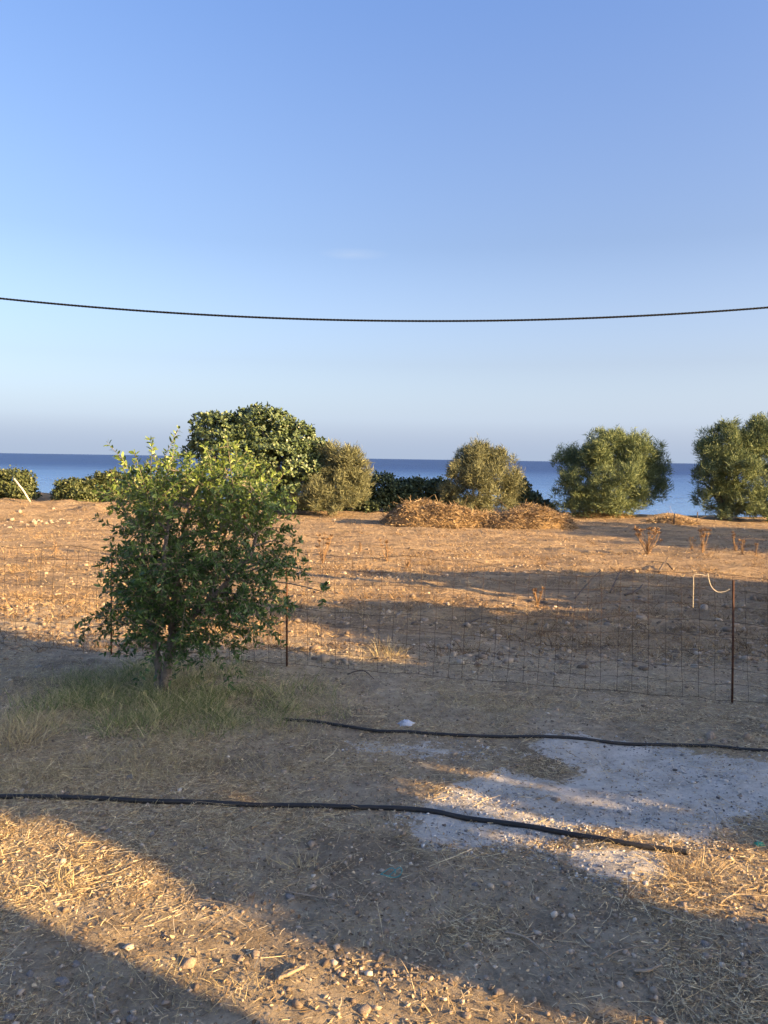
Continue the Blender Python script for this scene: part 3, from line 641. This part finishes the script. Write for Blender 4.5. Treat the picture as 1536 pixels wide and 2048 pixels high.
# ------------------------------------------------------------------ wire fence
FL, FR = gp(-60, 1283), gp(1458, 1404)
FD = (FR - FL).normalized(); FLEN = (FR - FL).length + 1.2
def fp(s, z=0.0):
    p = FL + FD * s; zz = gz(p.x, p.y)
    wob = .05 * math.sin(s * 1.7) + .03 * math.sin(s * 5.1 + 1)
    nrm = Vector((-FD.y, FD.x, 0)); q = p + nrm * (wob * z)
    return Vector((q.x, q.y, zz + .02 + z - (.03 * math.sin(s * 1.1) + .03 * math.sin(s * 2.9 + .6)) * z))
def s_of(px, py): return (gp(px, py) - FL).dot(FD)
fence = empty('wire_fence', (FL + FD * (FLEN / 2)), 'rusty square mesh wire fence on thin steel posts across the yard', 'fence')
fo = fence.location.copy()
for kx in range(9):
    z = kx * .15; S = np.arange(0, FLEN, .075)
    P = [fp(s, z + .006 * math.sin(s * 8 + kx * 2) + .004 * random.uniform(-1, 1)) - fo for s in S]
    V, F_ = tube(P, .0018 if 0 < kx < 8 else .0023, 4); obj('line_wire', mesh_np('line_wire', V, F_), M['wire'], fence)
for q in list(np.arange(.02, FLEN, .152)):
    s = q + random.uniform(-.008, .008); ln = .05 * math.sin(q * 1.3) + random.uniform(-.02, .02)
    V, F_ = tube([fp(s + ln * z + .004 * random.uniform(-1, 1), z) - fo for z in np.arange(0, 1.21, .15)], .0017, 4)
    obj('stay_wire', mesh_np('stay_wire', V, F_), M['wire'], fence)
for px, pb, h, lean in ((-40, 1285, 1.2, 0), (236, 1300, 1.14, .02), (583, 1327, 1.13, -.01), (1464, 1404, 1.16, -.05), (1900, 1440, 1.15, 0)):
    s = s_of(px, pb); b = fp(s); 
    if px > 1800: b = fp(FLEN - .05)
    V, F_ = tube([b - fo + Vector((0, -.012, -.2)), b - fo + Vector((lean * .5, -.012, h * .5)), b - fo + Vector((lean, -.012, h))], .011, 8)
    obj('post', mesh_np('post', V, F_), M['rust'], fence)
Yf = fp(s_of(1464, 1404)).y - .03
ropeY = lambda px: Yf + (1464 - px) * .0011
rp = [at(px, py, ropeY(px)) for px, py in ((1386, 1215), (1386.5, 1190), (1387, 1165), (1388, 1150), (1400, 1149), (1412, 1151), (1416, 1148), (1418, 1160), (1424, 1175), (1436, 1184), (1449, 1183), (1456, 1180), (1459, 1178))]
P = smooth_path(rp, 70); r0 = P[0].copy()
b = MB()
for ph in (0, 2.09, 4.19):
    th = np.linspace(0, 70, 70) + ph
    b.add(*tube(P - r0 + .0022 * np.stack([np.cos(th), .5 * np.sin(th), np.sin(th)], -1), .0027, 6))
ro = obj('rope', b.mesh('rope', True), M['rope'], None, Vector(r0)); tag(ro, 'knotted cream rope hanging from the fence wire to the rusty post', 'rope')

# ------------------------------------------------------------------ hoses
def hose(pxs, r, label, seed):
    P = smooth_path([gpt(*p) for p in pxs], 150)
    P[:, 2] = g(P[:, 0], P[:, 1]); ker = np.ones(9) / 9
    z = np.convolve(np.pad(P[:, 2], 4, 'edge'), ker, 'valid'); P[:, 2] = np.maximum(z, P[:, 2] - .004) + r * .85
    P[:, 0] += .006 * vn(np.arange(150) / 9, np.zeros(150) + seed, 50); P[:, 1] += .012 * vn(np.arange(150) / 12, np.zeros(150) + seed, 51)
    o_ = P[75].copy(); V, F_ = tube(P - o_, r, 12)
    return tag(obj('irrigation_hose', mesh_np('irrigation_hose', V, F_, None, True), M['hose'], None, Vector(o_)), label, 'hose')
hose([(-120, 1596), (0, 1599), (200, 1602), (400, 1608), (600, 1615), (800, 1622), (900, 1633), (1000, 1648), (1150, 1675), (1250, 1692), (1320, 1702), (1375, 1709)], .0165, 'black plastic irrigation hose skirting the near side of the gravel patch', 1)
hose([(565, 1441), (610, 1444), (700, 1456), (800, 1466), (900, 1471), (1050, 1477), (1200, 1485), (1350, 1493), (1450, 1497), (1536, 1505), (1650, 1515)], .0135, 'black plastic irrigation hose crossing the far end of the gravel patch', 2)

# ------------------------------------------------------------------ overhead cable with its poles
YC = 9.0
q = [at(px, py, YC) for px, py in ((0, 597), (430, 630), (860, 643), (1200, 635), (1536, 615))]
co = np.polyfit([p.x for p in q], [p.z for p in q], 2)
cx = np.linspace(-9.5, 9.5, 1400); P = np.stack([cx, np.full(1400, YC), np.polyval(co, cx)], -1)
oc = Vector(P[700]); cab = empty('overhead_cable', oc, 'black twisted overhead cable sagging across the clear sky', 'cable')
for ph in (0, math.pi):
    th = cx * 80 + ph
    V, F_ = tube(P - np.array(oc) + .0025 * np.stack([0 * th, np.cos(th), np.sin(th)], -1), .0105, 6)
    obj('strand', mesh_np('strand', V, F_, None, True), M['cable'], cab)
for x in (-9.5, 9.5):
    zt = float(np.polyval(co, x)); zb = gz(x, YC)
    pe = empty('utility_pole', (x, YC + .1, zb), 'round wooden utility pole holding one end of the overhead cable', 'pole', 'utility poles of the overhead cable')
    V, F_ = tube([(0, 0, -.3), (0, 0, 2), (0, 0, zt - zb + .35)], [.12, .105, .09], 12); obj('shaft', mesh_np('shaft', V, F_, None, True), M['wood'], pe)
    V, F_ = tube([(0, -.1, zt - zb), (0, 0, zt - zb)], .012, 6); obj('bracket', mesh_np('bracket', V, F_), M['rust'], pe)

# ------------------------------------------------------------------ scatter: straw, pebbles, litter, grass
def in_view(n, y0, y1, power=1.0):
    """random ground points in the yard wedge seen from the house, denser towards y0"""
    t = rng.random(n) ** power; y = y0 * (y1 / y0) ** t
    x = (rng.random(n) * 2 - 1) * (.55 * y + .5); return x, y
def scatter_blades(name, x, y, m, label, L, W, flat=.12, lift=.012, segs=3, bendk=.25):
    n = len(x); th = rng.uniform(0, 2 * np.pi, n)
    D = np.stack([np.cos(th), np.sin(th), flat * rng.normal(size=n)], -1)
    C = np.stack([x, y, g(x, y) + rng.uniform(.001, lift, n)], -1); bend = rng.normal(size=(n, 3)) * (L * bendk)[:, None]; bend[:, 2] *= .3
    V, F_ = blades(C - D * (L * .5)[:, None], D, L, W, bend, np.array([0, 0, 1.0]) + .7 * rng.normal(size=(n, 3)), segs, .5)
    V[:, 2] = np.maximum(V[:, 2], g(V[:, 0], V[:, 1]) + .0025)
    return tag(obj(name, mesh_np(name, V, F_), m), label, kind='stuff')
def keep(mask, *a): return [v[mask] for v in a]

x, y = in_view(255000, 2.75, 9.3, .85)
pm = .42 + .75 * vn(x / .5, y / .4, 60) + .4 * vn(x / 1.7, y / 1.3, 61) + .25 * sst(0, 1.5, x) * sst(6, 3.5, y)
k = (rng.random(len(x)) < np.clip(pm, .06, 1)) & (rng.random(len(x)) > .86 * sst(.35, .7, gravel_m(x, y)))
x, y = keep(k, x, y); n = len(x)
q_ = rng.random(n); L = np.where(q_ < .05, rng.uniform(.1, .26, n), np.where(q_ < .32, rng.uniform(.04, .1, n), rng.uniform(.01, .042, n)))
W = np.where(L > .1, rng.uniform(.0022, .0045, n), np.where(L > .04, rng.uniform(.0016, .0038, n), rng.uniform(.0022, .006, n)))
scatter_blades('straw_litter', x, y, M['straw'], 'broken straw and stalks strewn over the bare earth', L, W, segs=2)

x, y = in_view(21000, 2.75, 9.5, .8)
k = rng.random(len(x)) > .8 * sst(.4, .7, gravel_m(x, y)); x, y = keep(k, x, y); n = len(x)
th = rng.uniform(0, 6.28, n); D = np.stack([np.cos(th), np.sin(th), .35 * rng.normal(size=n)], -1); L = rng.uniform(.008, .028, n)
V, F_, _ = leaves(np.stack([x, y, g(x, y) + .004], -1), D, np.array([0, 0, 1.0]) + .5 * rng.normal(size=(n, 3)), L, L * rng.uniform(.3, .7, n))
tag(obj('leaf_litter', mesh_np('leaf_litter', V, F_), M['litter']), 'small crumbled dead leaves on the ground', kind='stuff')

def pebbles(name, x, y, r, m, label, sink=.3):
    n = len(x); V0, F0 = ICO0; 
    A = rng.uniform(.6, 1.25, (n, 1, 3)); A[:, :, 2] *= .7
    V = V0[None] * A * (1 + .3 * rng.normal(size=(n, len(V0), 1)).clip(-1.5, 1.5))
    th = rng.uniform(0, 6.28, n); c, s = np.cos(th)[:, None], np.sin(th)[:, None]
    V = np.stack([V[..., 0] * c - V[..., 1] * s, V[..., 0] * s + V[..., 1] * c, V[..., 2]], -1) * r[:, None, None]
    V += np.stack([x, y, g(x, y) + r * (.5 - sink)], -1)[:, None]
    F = (np.arange(n)[:, None, None] * len(V0) + F0[None]).reshape(-1, 3)
    return tag(obj(name, mesh_np(name, V.reshape(-1, 3), F), m), label, kind='stuff')
x, y = in_view(27000, 2.75, 9.5, .8)
k = (rng.random(len(x)) < np.clip(.5 + .6 * vn(x / .6, y / .5, 62), .1, 1)) & (gravel_m(x, y) < .5); x, y = keep(k, x, y)
pebbles('pebbles', x, y, np.clip(rng.lognormal(-5.0, .5, len(x)), .003, .024), M['pebble'], 'small brown and pale pebbles strewn over the yard')
x, y = in_view(60000, 3.4, 7.5, .9); gmv = gravel_m(x, y)
k = (gmv > .25) & (rng.random(len(x)) < .35 + .5 * vn(x / .4, y / .3, 63)); x, y = keep(k, x, y)
pebbles('gravel_chips', x, y, np.clip(rng.lognormal(-5.25, .45, len(x)), .003, .018), M['gravel'], 'loose grey and white gravel chips on the pale patch')
x, y = in_view(10500, 8.3, 31, 1.0)
k = rng.random(len(x)) < np.clip(.45 + .7 * vn(x / 1.6, y / .8, 64), .05, 1); x, y = keep(k, x, y)
pebbles('field_stones', x, y, np.clip(rng.lognormal(-3.75, .5, len(x)), .008, .075) * (.6 + .4 * sst(25, 10, y)), M['field_stone'], 'countless small stones lying all over the ploughed field', .45)

# upright dry grass, green grass, field stubble
def stand_grass(name, x, y, m, label, L, W, spread=.45, bendk=.35, segs=3):
    n = len(x); D = unit(np.stack([spread * rng.normal(size=n), spread * rng.normal(size=n), np.ones(n)], -1))
    bend = np.stack([rng.normal(size=n), rng.normal(size=n), -.5 * np.abs(rng.normal(size=n))], -1) * (L * bendk)[:, None]
    V, F_ = blades(np.stack([x, y, g(x, y) - .01], -1), D, L, W, bend, None, segs, .15)
    return tag(obj(name, mesh_np(name, V, F_), m), label, kind='stuff')
x, y = in_view(95000, 4.8, 9.2); w_ = dryg_m(x, y) * np.clip(.6 + .8 * vn(x / .4, y / .35, 65), .1, 1)
k = rng.random(len(x)) < w_; x, y = keep(k, x, y); n = len(x)
stand_grass('dry_grass', x, y, M['drygrass'], 'short bleached dry grass around the green turf', rng.uniform(.03, .14, n), rng.uniform(.0025, .005, n), .8)
x, y = in_view(95000, 6.0, 9.0); w_ = green_m(x, y) * np.clip(.5 + .95 * vn(x / .33, y / .28, 66), .03, 1)
k = rng.random(len(x)) < w_; x, y = keep(k, x, y); n = len(x)
stand_grass('green_grass', x, y, M['grass'], 'green grass growing around the pomegranate tree', rng.uniform(.05, .17, n) * (.55 + 1.0 * np.clip(.5 + vn(x / .22, y / .2, 70), 0, 1.2)), rng.uniform(.003, .008, n), .55)
x, y = in_view(34000, 3.0, 9.5); k = (vn(x / .45, y / .4, 67) > .18) & (gravel_m(x, y) < .6); x, y = keep(k, x, y); n = len(x)
stand_grass('sparse_dry_grass', x, y, M['drygrass'], 'scattered dry grass tufts on the yard earth', rng.uniform(.02, .1, n), rng.uniform(.002, .004, n), 1.1)
x, y = in_view(120000, 8.6, 33, 1.0); k = rng.random(len(x)) < np.clip(.5 + .8 * vn(x / 2.2, y / 1.0, 68), .08, 1); x, y = keep(k, x, y); n = len(x)
stand_grass('field_stubble', x, y, M['stubble'], 'short dry stubble covering the reddish field', rng.uniform(.03, .11, n), rng.uniform(.005, .011, n), 1.1, segs=1)

cx_, cy_ = in_view(2600, 8.8, 31, 1.0); kk = vn(cx_ / 2.5, cy_ / 1.2, 69) > -.25; cx_, cy_ = keep(kk, cx_, cy_)
x = np.repeat(cx_, 16) + rng.normal(size=len(cx_) * 16) * .07; y = np.repeat(cy_, 16) + rng.normal(size=len(cx_) * 16) * .05; n = len(x)
stand_grass('field_weeds', x, y, M['weedstuff'], 'low brown weed clumps dotted over the ploughed field', rng.uniform(.05, .2, n) * np.repeat(rng.uniform(.5, 1.2, len(cx_)), 16), rng.uniform(.005, .012, n), .9, segs=2)

# ------------------------------------------------------------------ single tufts, weeds, stones, sticks, litter
def tuft(px, py, n, Lm, m, label, spread=.6, wd=.004, name='grass_tuft', r=.08, group=None):
    p = gpt(px, py); p.z = gz(p.x, p.y)
    C = np.stack([rng.normal(size=n) * r, rng.normal(size=n) * r, np.full(n, -.012)], -1)
    D = unit(np.stack([C[:, 0] / r * spread * .5 + spread * .5 * rng.normal(size=n), C[:, 1] / r * spread * .5 + spread * .5 * rng.normal(size=n), np.ones(n)], -1))
    L = rng.uniform(.4, 1, n) * Lm; bend = np.concatenate([D[:, :2] * (L * .5)[:, None] + rng.normal(size=(n, 2)) * .15 * L[:, None], -(L * rng.uniform(.1, .5, n))[:, None]], 1)
    V, F_ = blades(C, D, L, rng.uniform(.6, 1.2, n) * wd, bend, None, 4, .2)
    return tag(obj(name, mesh_np(name, V, F_), m, None, p), label, 'grass tuft', group)
tuft(25, 1490, 260, .34, M['drygrass'], 'golden dry grass tuft beside the green turf', .7, .005, r=.13)
tuft(1395, 1755, 260, .17, M['straw'], 'bushy straw tuft half burying the near hose', 1.0, .0035, r=.12)
tuft(1500, 1790, 200, .12, M['straw'], 'matted straw tuft between the green scrap and bushy tuft', 1.3, .0035, r=.16)
tuft(605, 1735, 60, .16, M['drygrass'], 'pale spiky dry grass tuft standing on shaded bare earth', .8, .004, r=.05)
tuft(760, 1660, 90, .13, M['drygrass'], 'fine pale grass tuft just below the near hose', 1.0, .003, r=.1)
tuft(1150, 1400 + 10, 40, .1, M['drygrass'], 'thin grass tuft in front of the mesh fence', .8, .004, r=.05)
tuft(125, 1770, 34, .2, M['drygrass'], 'sparse upright straw stalks in the sunlit strip', .35, .005, r=.04)
tuft(1425, 1512, 160, .1, M['drygrass'], 'flat dry grass mat on the gravel beside the far hose', 1.3, .004, r=.16)
tuft(1060, 1530, 170, .09, M['drygrass'], 'low dry grass mat reaching into the gravel patch', 1.4, .004, r=.18)
tuft(1285, 1550, 130, .08, M['litter'], 'small brown weed mat alone on the gravel patch', 1.4, .004, r=.1)
tuft(60, 1470, 200, .26, M['drygrass'], 'paler dry grass tuft at the turf corner beside the golden tuft', .8, .005, r=.16)
tuft(300, 1455, 50, .26, M['drygrass'], 'tall branching dry stems in the green turf', .6, .004, r=.1)
tuft(430, 1445, 40, .28, M['drygrass'], 'arching dry stems beside the pomegranate trunk', .8, .004, r=.1)
tuft(780, 1310, 90, .3, M['drygrass'], 'yellow dry grass clump just behind the mesh fence', .5, .006, r=.1)
for px, py in ((890, 2030), (810 + 40, 1985), (1590 - 400, 2010), (1060, 1800), (400, 1770), (700, 1810), (150, 1700), (1300, 1490), (1290, 1550), (560, 1590), (880, 1600)):
    tuft(px, py, 30, .12, M['straw'], 'few short upright straws sprouting from the earth', .8, .003, r=.05, group='short straw sprouts')

def weed(px, pb, pt, label, group=None, heads=7, branchy=1.0):
    b_ = gpt(px, pb); t_ = at(px, pt, b_.y); H = max(t_.z - b_.z, .15); b_.z = gz(b_.x, b_.y)
    e = empty('dry_weed', b_, label, 'weed', group); st = MB(); hd = MB()
    for k_ in range(heads):
        a = rng.uniform(0, 6.28); sp = rng.uniform(.05, .28) * H * branchy; top = np.array([math.cos(a) * sp, math.sin(a) * sp, H * rng.uniform(.55, 1.0) if k_ else H])
        z0 = rng.uniform(.05, .5) * top[2]; V, F_ = tube(smooth_path([(0, 0, -.03), (top[0] * .15, top[1] * .15, z0), (top[0] * .8, top[1] * .8, z0 * .4 + top[2] * .6), top], 8), np.linspace(.009, .004, 8), 4); st.add(V, F_)
        n = 26; d = rvec(n); d[:, 2] = abs(d[:, 2]) * .6; rr = H * .10
        V, F_ = blades(np.repeat(top[None], n, 0), d, rr * rng.uniform(.6, 1.2, n), .02 * H + .006, None, None, 1, .8); hd.add(V, F_)
    n = 50; zz = rng.uniform(0, .5, n) * H; d = rvec(n); V, F_ = blades(np.stack([.03 * rng.normal(size=n), .03 * rng.normal(size=n), zz], -1), d, rng.uniform(.08, .3, n) * H, .009, None, None, 1, .3); hd.add(V, F_)
    obj('stem', st.mesh('stem'), M['weed'], e); obj('seed_heads', hd.mesh('seed_heads'), M['weed'], e)['kind'] = 'stuff'
weed(1295, 1108, 1055, 'bushy brown dry weed with a tall stalk, beyond the fence', heads=22, branchy=2.2)
weed(1405, 1106, 1058, 'tall brown dry weed with clustered seed heads', heads=10)
weed(1383, 1100, 1076, 'pair of thin short dried stalks beside the tall weed', heads=3)
weed(1470, 1104, 1068, 'upright dried weed with one bulky head', heads=5)
weed(1485, 1106, 1077, 'shorter dried weed with rounded seed heads', heads=6)
weed(1512, 1112, 1088, 'low dried weed with a flat forked top', heads=5)
weed(645, 1130, 1075, 'wispy brown dry weed rising behind the pomegranate branch tips', heads=9, branchy=1.6)
weed(775, 1120, 1078, 'slender brown dry weed in the open sunlit field', heads=6, branchy=1.4)
weed(720, 1105, 1085, 'small reddish dry weed in the open sunlit field', heads=5)
weed(815, 1135, 1118, 'low dark green and brown weed near the shadow tip', heads=9, branchy=2.5)
weed(112, 1105, 1085, 'single dry stalk on the sunlit field left of the pomegranate', heads=2)
weed(1075, 1215, 1175, 'dark dried thistle beside the leaning stick', heads=9, branchy=1.4)

SM = [stone_mesh('stone', 100 + k, .55 + .1 * (k % 3)) for k in range(6)]; SG = [m.copy() for m in SM]
for m_ in SM: m_.materials.append(M['stone'])
for m_ in SG: m_.materials.append(M['grey_stone'])
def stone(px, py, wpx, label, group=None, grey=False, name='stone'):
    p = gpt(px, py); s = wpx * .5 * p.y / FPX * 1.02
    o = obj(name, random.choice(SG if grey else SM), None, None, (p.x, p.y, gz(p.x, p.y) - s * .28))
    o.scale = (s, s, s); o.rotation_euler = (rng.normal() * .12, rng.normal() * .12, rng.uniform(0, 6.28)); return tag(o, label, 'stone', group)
NL = {(375, 1930): ('largest pale stone in the sunlit strip between two shadows', None), (730, 2020): ('broad pale stone on the sunlit strip beyond the splintered wood', None),
      (125, 1968): ('largest rounded grey stone in the deep shade', None), (15, 2036): ('broad grey stone half buried in the deep shade', None), (578, 1796): ('flat grey stone beside the long pale stalk', None),
      (1410, 1890): ('large lumpy grey stone on the shaded straw', None), (1420, 1475): ('largest whitish stone, lying just behind the far hose', None), (1110, 1600): ('whitish stone alone in the middle of the gravel patch', None),
      (845, 1293): ('pale slab just beyond the fence near the yellow grass clump', None), (898, 1297): ('grey blocky stone beside the pale slab beyond the fence', None)}
for px, py, s in ((375, 1930, 38), (510, 1912, 28), (480, 1920, 22), (730, 2020, 34), (500, 1790, 22), (420, 1770, 18), (330, 1872, 16), (770, 1862, 24), (900, 1965, 22), (955, 1975, 16), (715, 1965, 18), (1000, 1985, 26), (1145, 2030, 18), (935, 2032, 24), (935, 2020, 14), (650, 1890, 14), (690, 1930, 16), (545, 1845, 14), (240, 1830, 14), (60, 1790, 16)):
    stone(px, py, s, *NL.get((px, py), ('pale angular stone lying among straw in the sunlit strip', 'stones in the sunlit strip')))
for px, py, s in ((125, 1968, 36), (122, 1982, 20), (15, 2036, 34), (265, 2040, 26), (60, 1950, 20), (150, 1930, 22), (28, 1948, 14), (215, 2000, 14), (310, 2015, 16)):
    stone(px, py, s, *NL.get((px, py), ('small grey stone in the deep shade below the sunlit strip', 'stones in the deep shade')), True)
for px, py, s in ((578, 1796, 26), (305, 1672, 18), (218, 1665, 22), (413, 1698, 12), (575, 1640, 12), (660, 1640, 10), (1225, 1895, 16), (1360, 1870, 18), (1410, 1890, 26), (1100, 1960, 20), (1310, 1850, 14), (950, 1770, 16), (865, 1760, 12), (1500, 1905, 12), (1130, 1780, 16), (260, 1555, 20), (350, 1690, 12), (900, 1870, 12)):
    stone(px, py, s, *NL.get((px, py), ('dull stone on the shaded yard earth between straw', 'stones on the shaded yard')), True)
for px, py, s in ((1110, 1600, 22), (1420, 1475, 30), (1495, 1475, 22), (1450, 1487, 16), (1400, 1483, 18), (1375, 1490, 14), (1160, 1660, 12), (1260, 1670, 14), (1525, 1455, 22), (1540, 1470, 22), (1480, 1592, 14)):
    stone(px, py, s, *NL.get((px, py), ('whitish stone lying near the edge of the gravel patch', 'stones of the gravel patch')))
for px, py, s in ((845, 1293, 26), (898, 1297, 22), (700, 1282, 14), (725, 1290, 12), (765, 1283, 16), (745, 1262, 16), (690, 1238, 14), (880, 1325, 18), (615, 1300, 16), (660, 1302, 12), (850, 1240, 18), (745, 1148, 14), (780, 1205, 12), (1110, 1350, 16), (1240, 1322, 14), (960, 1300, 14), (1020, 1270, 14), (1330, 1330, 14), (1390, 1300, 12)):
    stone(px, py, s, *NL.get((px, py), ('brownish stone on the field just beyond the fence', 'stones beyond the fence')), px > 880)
for px, py, s in ((75, 1335, 22), ):
    stone(px, py, s, 'rounded grey stone in dry grass near the left end of the fence', None, True)
for k_ in range(24):
    px = -30 + k_ * 7.2 + random.uniform(-5, 5); stone(px, 1043 + random.uniform(-5, 3), random.uniform(6, 17), 'pale limestone block in the low row below the bank', 'row of limestone blocks')
for px, py, s in ((70, 1036, 11), (92, 1034, 13), (107, 1025, 8), (160, 1040, 9), (200, 1040, 7)):
    stone(px, py, s, 'white rock lying on the face of the earth bank', 'white rocks on the bank')
for px, py, s in ((968, 1023, 14), (1045, 1018, 12), (840, 1014, 10)):
    p = at(px, py, 29.3)
for px, py, s in ((598, 1022, 13), (560, 1040, 8), (578, 1041, 9), (668, 1040, 9), (620, 1040, 8), (1050, 1042, 10)):
    stone(px, py, s, 'pale rock at the foot of the carob tree and shrubs', 'rocks below the shore trees')

def stick(pts, r, m, label, group=None, side=None, name='stick', cat='stick'):
    P = smooth_path(pts, 14); o_ = P[0].copy(); b = MB(); V, F_ = tube(P - o_, np.linspace(r, r * .45, 14), 6); V += r * .12 * rng.normal(size=V.shape); b.add(V, F_)
    for t_, dv in (side or []):
        q_ = P[int(t_ * 13)] - o_; V, F_ = tube(smooth_path([q_, q_ + np.array(dv) * .5 + .01 * rng.normal(size=3), q_ + np.array(dv)], 5), np.linspace(r * .55, r * .2, 5), 5); b.add(V, F_)
    return tag(obj(name, b.mesh(name, True), M[m], None, Vector(o_)), label, cat, group)
def gs(px, py, dz=.01): p = gpt(px, py); return np.array([p.x, p.y, gz(p.x, p.y) + dz])
stick([gs(555, 1962, .012), gs(580, 1955, .02), gs(605, 1945, .025), gs(615, 1938, .02)], .011, 'deadwood', 'pale splintered piece of wood in the sunlit strip', None, [(.6, (.03, .05, .01))])
stick([gs(1010, 1868), gs(1055, 1885, .02), gs(1110, 1930, .012)], .006, 'deadwood', 'forked straw coloured twig lying at the edge of sunlight', None, [(.5, (.12, .03, .02)), (.3, (-.08, .05, .01))])
stick([gs(1305, 1818), gs(1340, 1835, .02), gs(1368, 1848, .01)], .006, 'deadwood', 'bare twig on shaded earth below the bushy straw tuft')
stick([gs(1268, 1945), gs(1295, 1948, .016), gs(1322, 1938, .02)], .009, 'deadwood', 'short thick twig on the shaded straw')
stick([gs(1205, 1922), gs(1245, 1905, .015), gs(1310, 1893, .01)], .004, 'deadwood', 'long thin straight twig on the shaded straw')
stick([gs(1440, 1810), gs(1470, 1800, .03), gs(1536, 1799, .02)], .006, 'deadwood', 'forked pale twig at the foot of the matted straw tuft', None, [(.4, (.1, .06, .03))])
stick([gs(575, 1787), gs(640, 1802, .02), gs(705, 1808, .012)], .004, 'deadwood', 'long pale stalk on the shaded earth beside a flat stone')
stick([gs(845, 1780), gs(838, 1765, .03), gs(820, 1775, .02), gs(790, 1782, .01)], .003, 'deadwood', 'curled pale stem on the shaded earth near the teal string')
stick([gs(185, 2000), gs(190, 2025, .02), gs(192, 2046, .01)], .004, 'deadwood', 'pale stem standing out in the deep shade')
stick([gs(20, 1925), gs(60, 1918, .015), gs(80, 1895, .01)], .0035, 'deadwood', 'thin bent stem in the deep shade by the frame edge'.replace(' by the frame edge', ''))
stick([gs(1150, 1198, .02), gs(1180, 1186, .22), gs(1201, 1178, .36)], .013, 'darkwood', 'dark dead branch propped up on the shaded field', None, [(.98, (.01, .02, -.3))])
stick([gs(1220, 1188, .02), gs(1232, 1180, .2), gs(1240, 1172, .3)], .016, 'darkwood', 'gnarled dark stump sticking out of the shaded field', None, [(.5, (.2, .05, .1)), (.7, (-.15, 0, .12)), (.3, (.5, .1, -.02)), (.8, (.16, .1, .1))])
stick([gs(1250, 1192, .02), gs(1275, 1187, .06), gs(1285, 1180, .1)], .02, 'darkwood', 'dark fallen branch beside the gnarled stump')
stick([gs(930, 1252, .02), gs(955, 1245, .05), gs(985, 1238, .03)], .012, 'darkwood', 'bent dead branch on the shaded stony field')
stick([gs(695, 1352, .02), gs(725, 1350, .05), gs(748, 1360, .01)], .008, 'darkwood', 'thin arched twig at the foot of the mesh fence')
stick([gs(1318, 1146, .02), gs(1330, 1135, .12), gs(1345, 1142, .06)], .025, 'darkwood', 'dark clump of uprooted roots on the sunlit field', None, [(.4, (.3, .1, .02)), (.5, (-.3, 0, .03)), (.6, (.1, .1, .12))])

# rubbish
def crumple(px, py, wpx, m, label, name, seed):
    p = gpt(px, py); s = wpx * .5 * p.y / FPX; V, F_ = ICO2; V = V.copy(); r_ = np.random.default_rng(seed)
    V *= (1 + .35 * r_.normal(size=len(V)) * .6)[:, None]; V[:, 2] = np.abs(V[:, 2]) * .5; V[:, 1] *= .8
    return tag(obj(name, mesh_np(name, V * s, F_), m, None, (p.x, p.y, gz(p.x, p.y))), label, 'litter')
M['bag'] = noise_mat('thin_white_plastic', (0.42, 0.46, 0.55), (0.62, 0.65, 0.72), 20, 0.4, 0.2, 40)
M['greenpl'] = noise_mat('green_plastic', (0.05, 0.3, 0.18), (0.1, 0.42, 0.26), 20, 0.45, 0.2, 40)
M['teal'] = noise_mat('teal_string', (0.03, 0.25, 0.26), (0.06, 0.36, 0.35), 30, 0.6, 0)
crumple(812, 1449, 30, M['bag'], 'crumpled whitish plastic bag above the far hose', 'plastic_bag', 5)
crumple(1518, 1690, 20, M['greenpl'], 'small green plastic scrap on the sunlit straw', 'plastic_scrap', 6)
th = np.linspace(0, 9, 60); c_ = gs(772, 1755, .012)
Pt = np.stack([c_[0] + .05 * np.cos(th) + .006 * th, c_[1] + .04 * np.sin(th * 1.1), c_[2] + .012 * (1 + np.sin(th * 2))], -1)
V, F_ = tube(Pt - c_, .0022, 5); tag(obj('string', mesh_np('string', V, F_, None, True), M['teal'], None, Vector(c_)), 'tangled teal plastic string on the shaded earth', 'string')
tris = sum(len(o.data.loop_triangles) if not o.data.calc_loop_triangles() else 0 for o in sc.objects if o.type == 'MESH')
print('TRIS', tris)
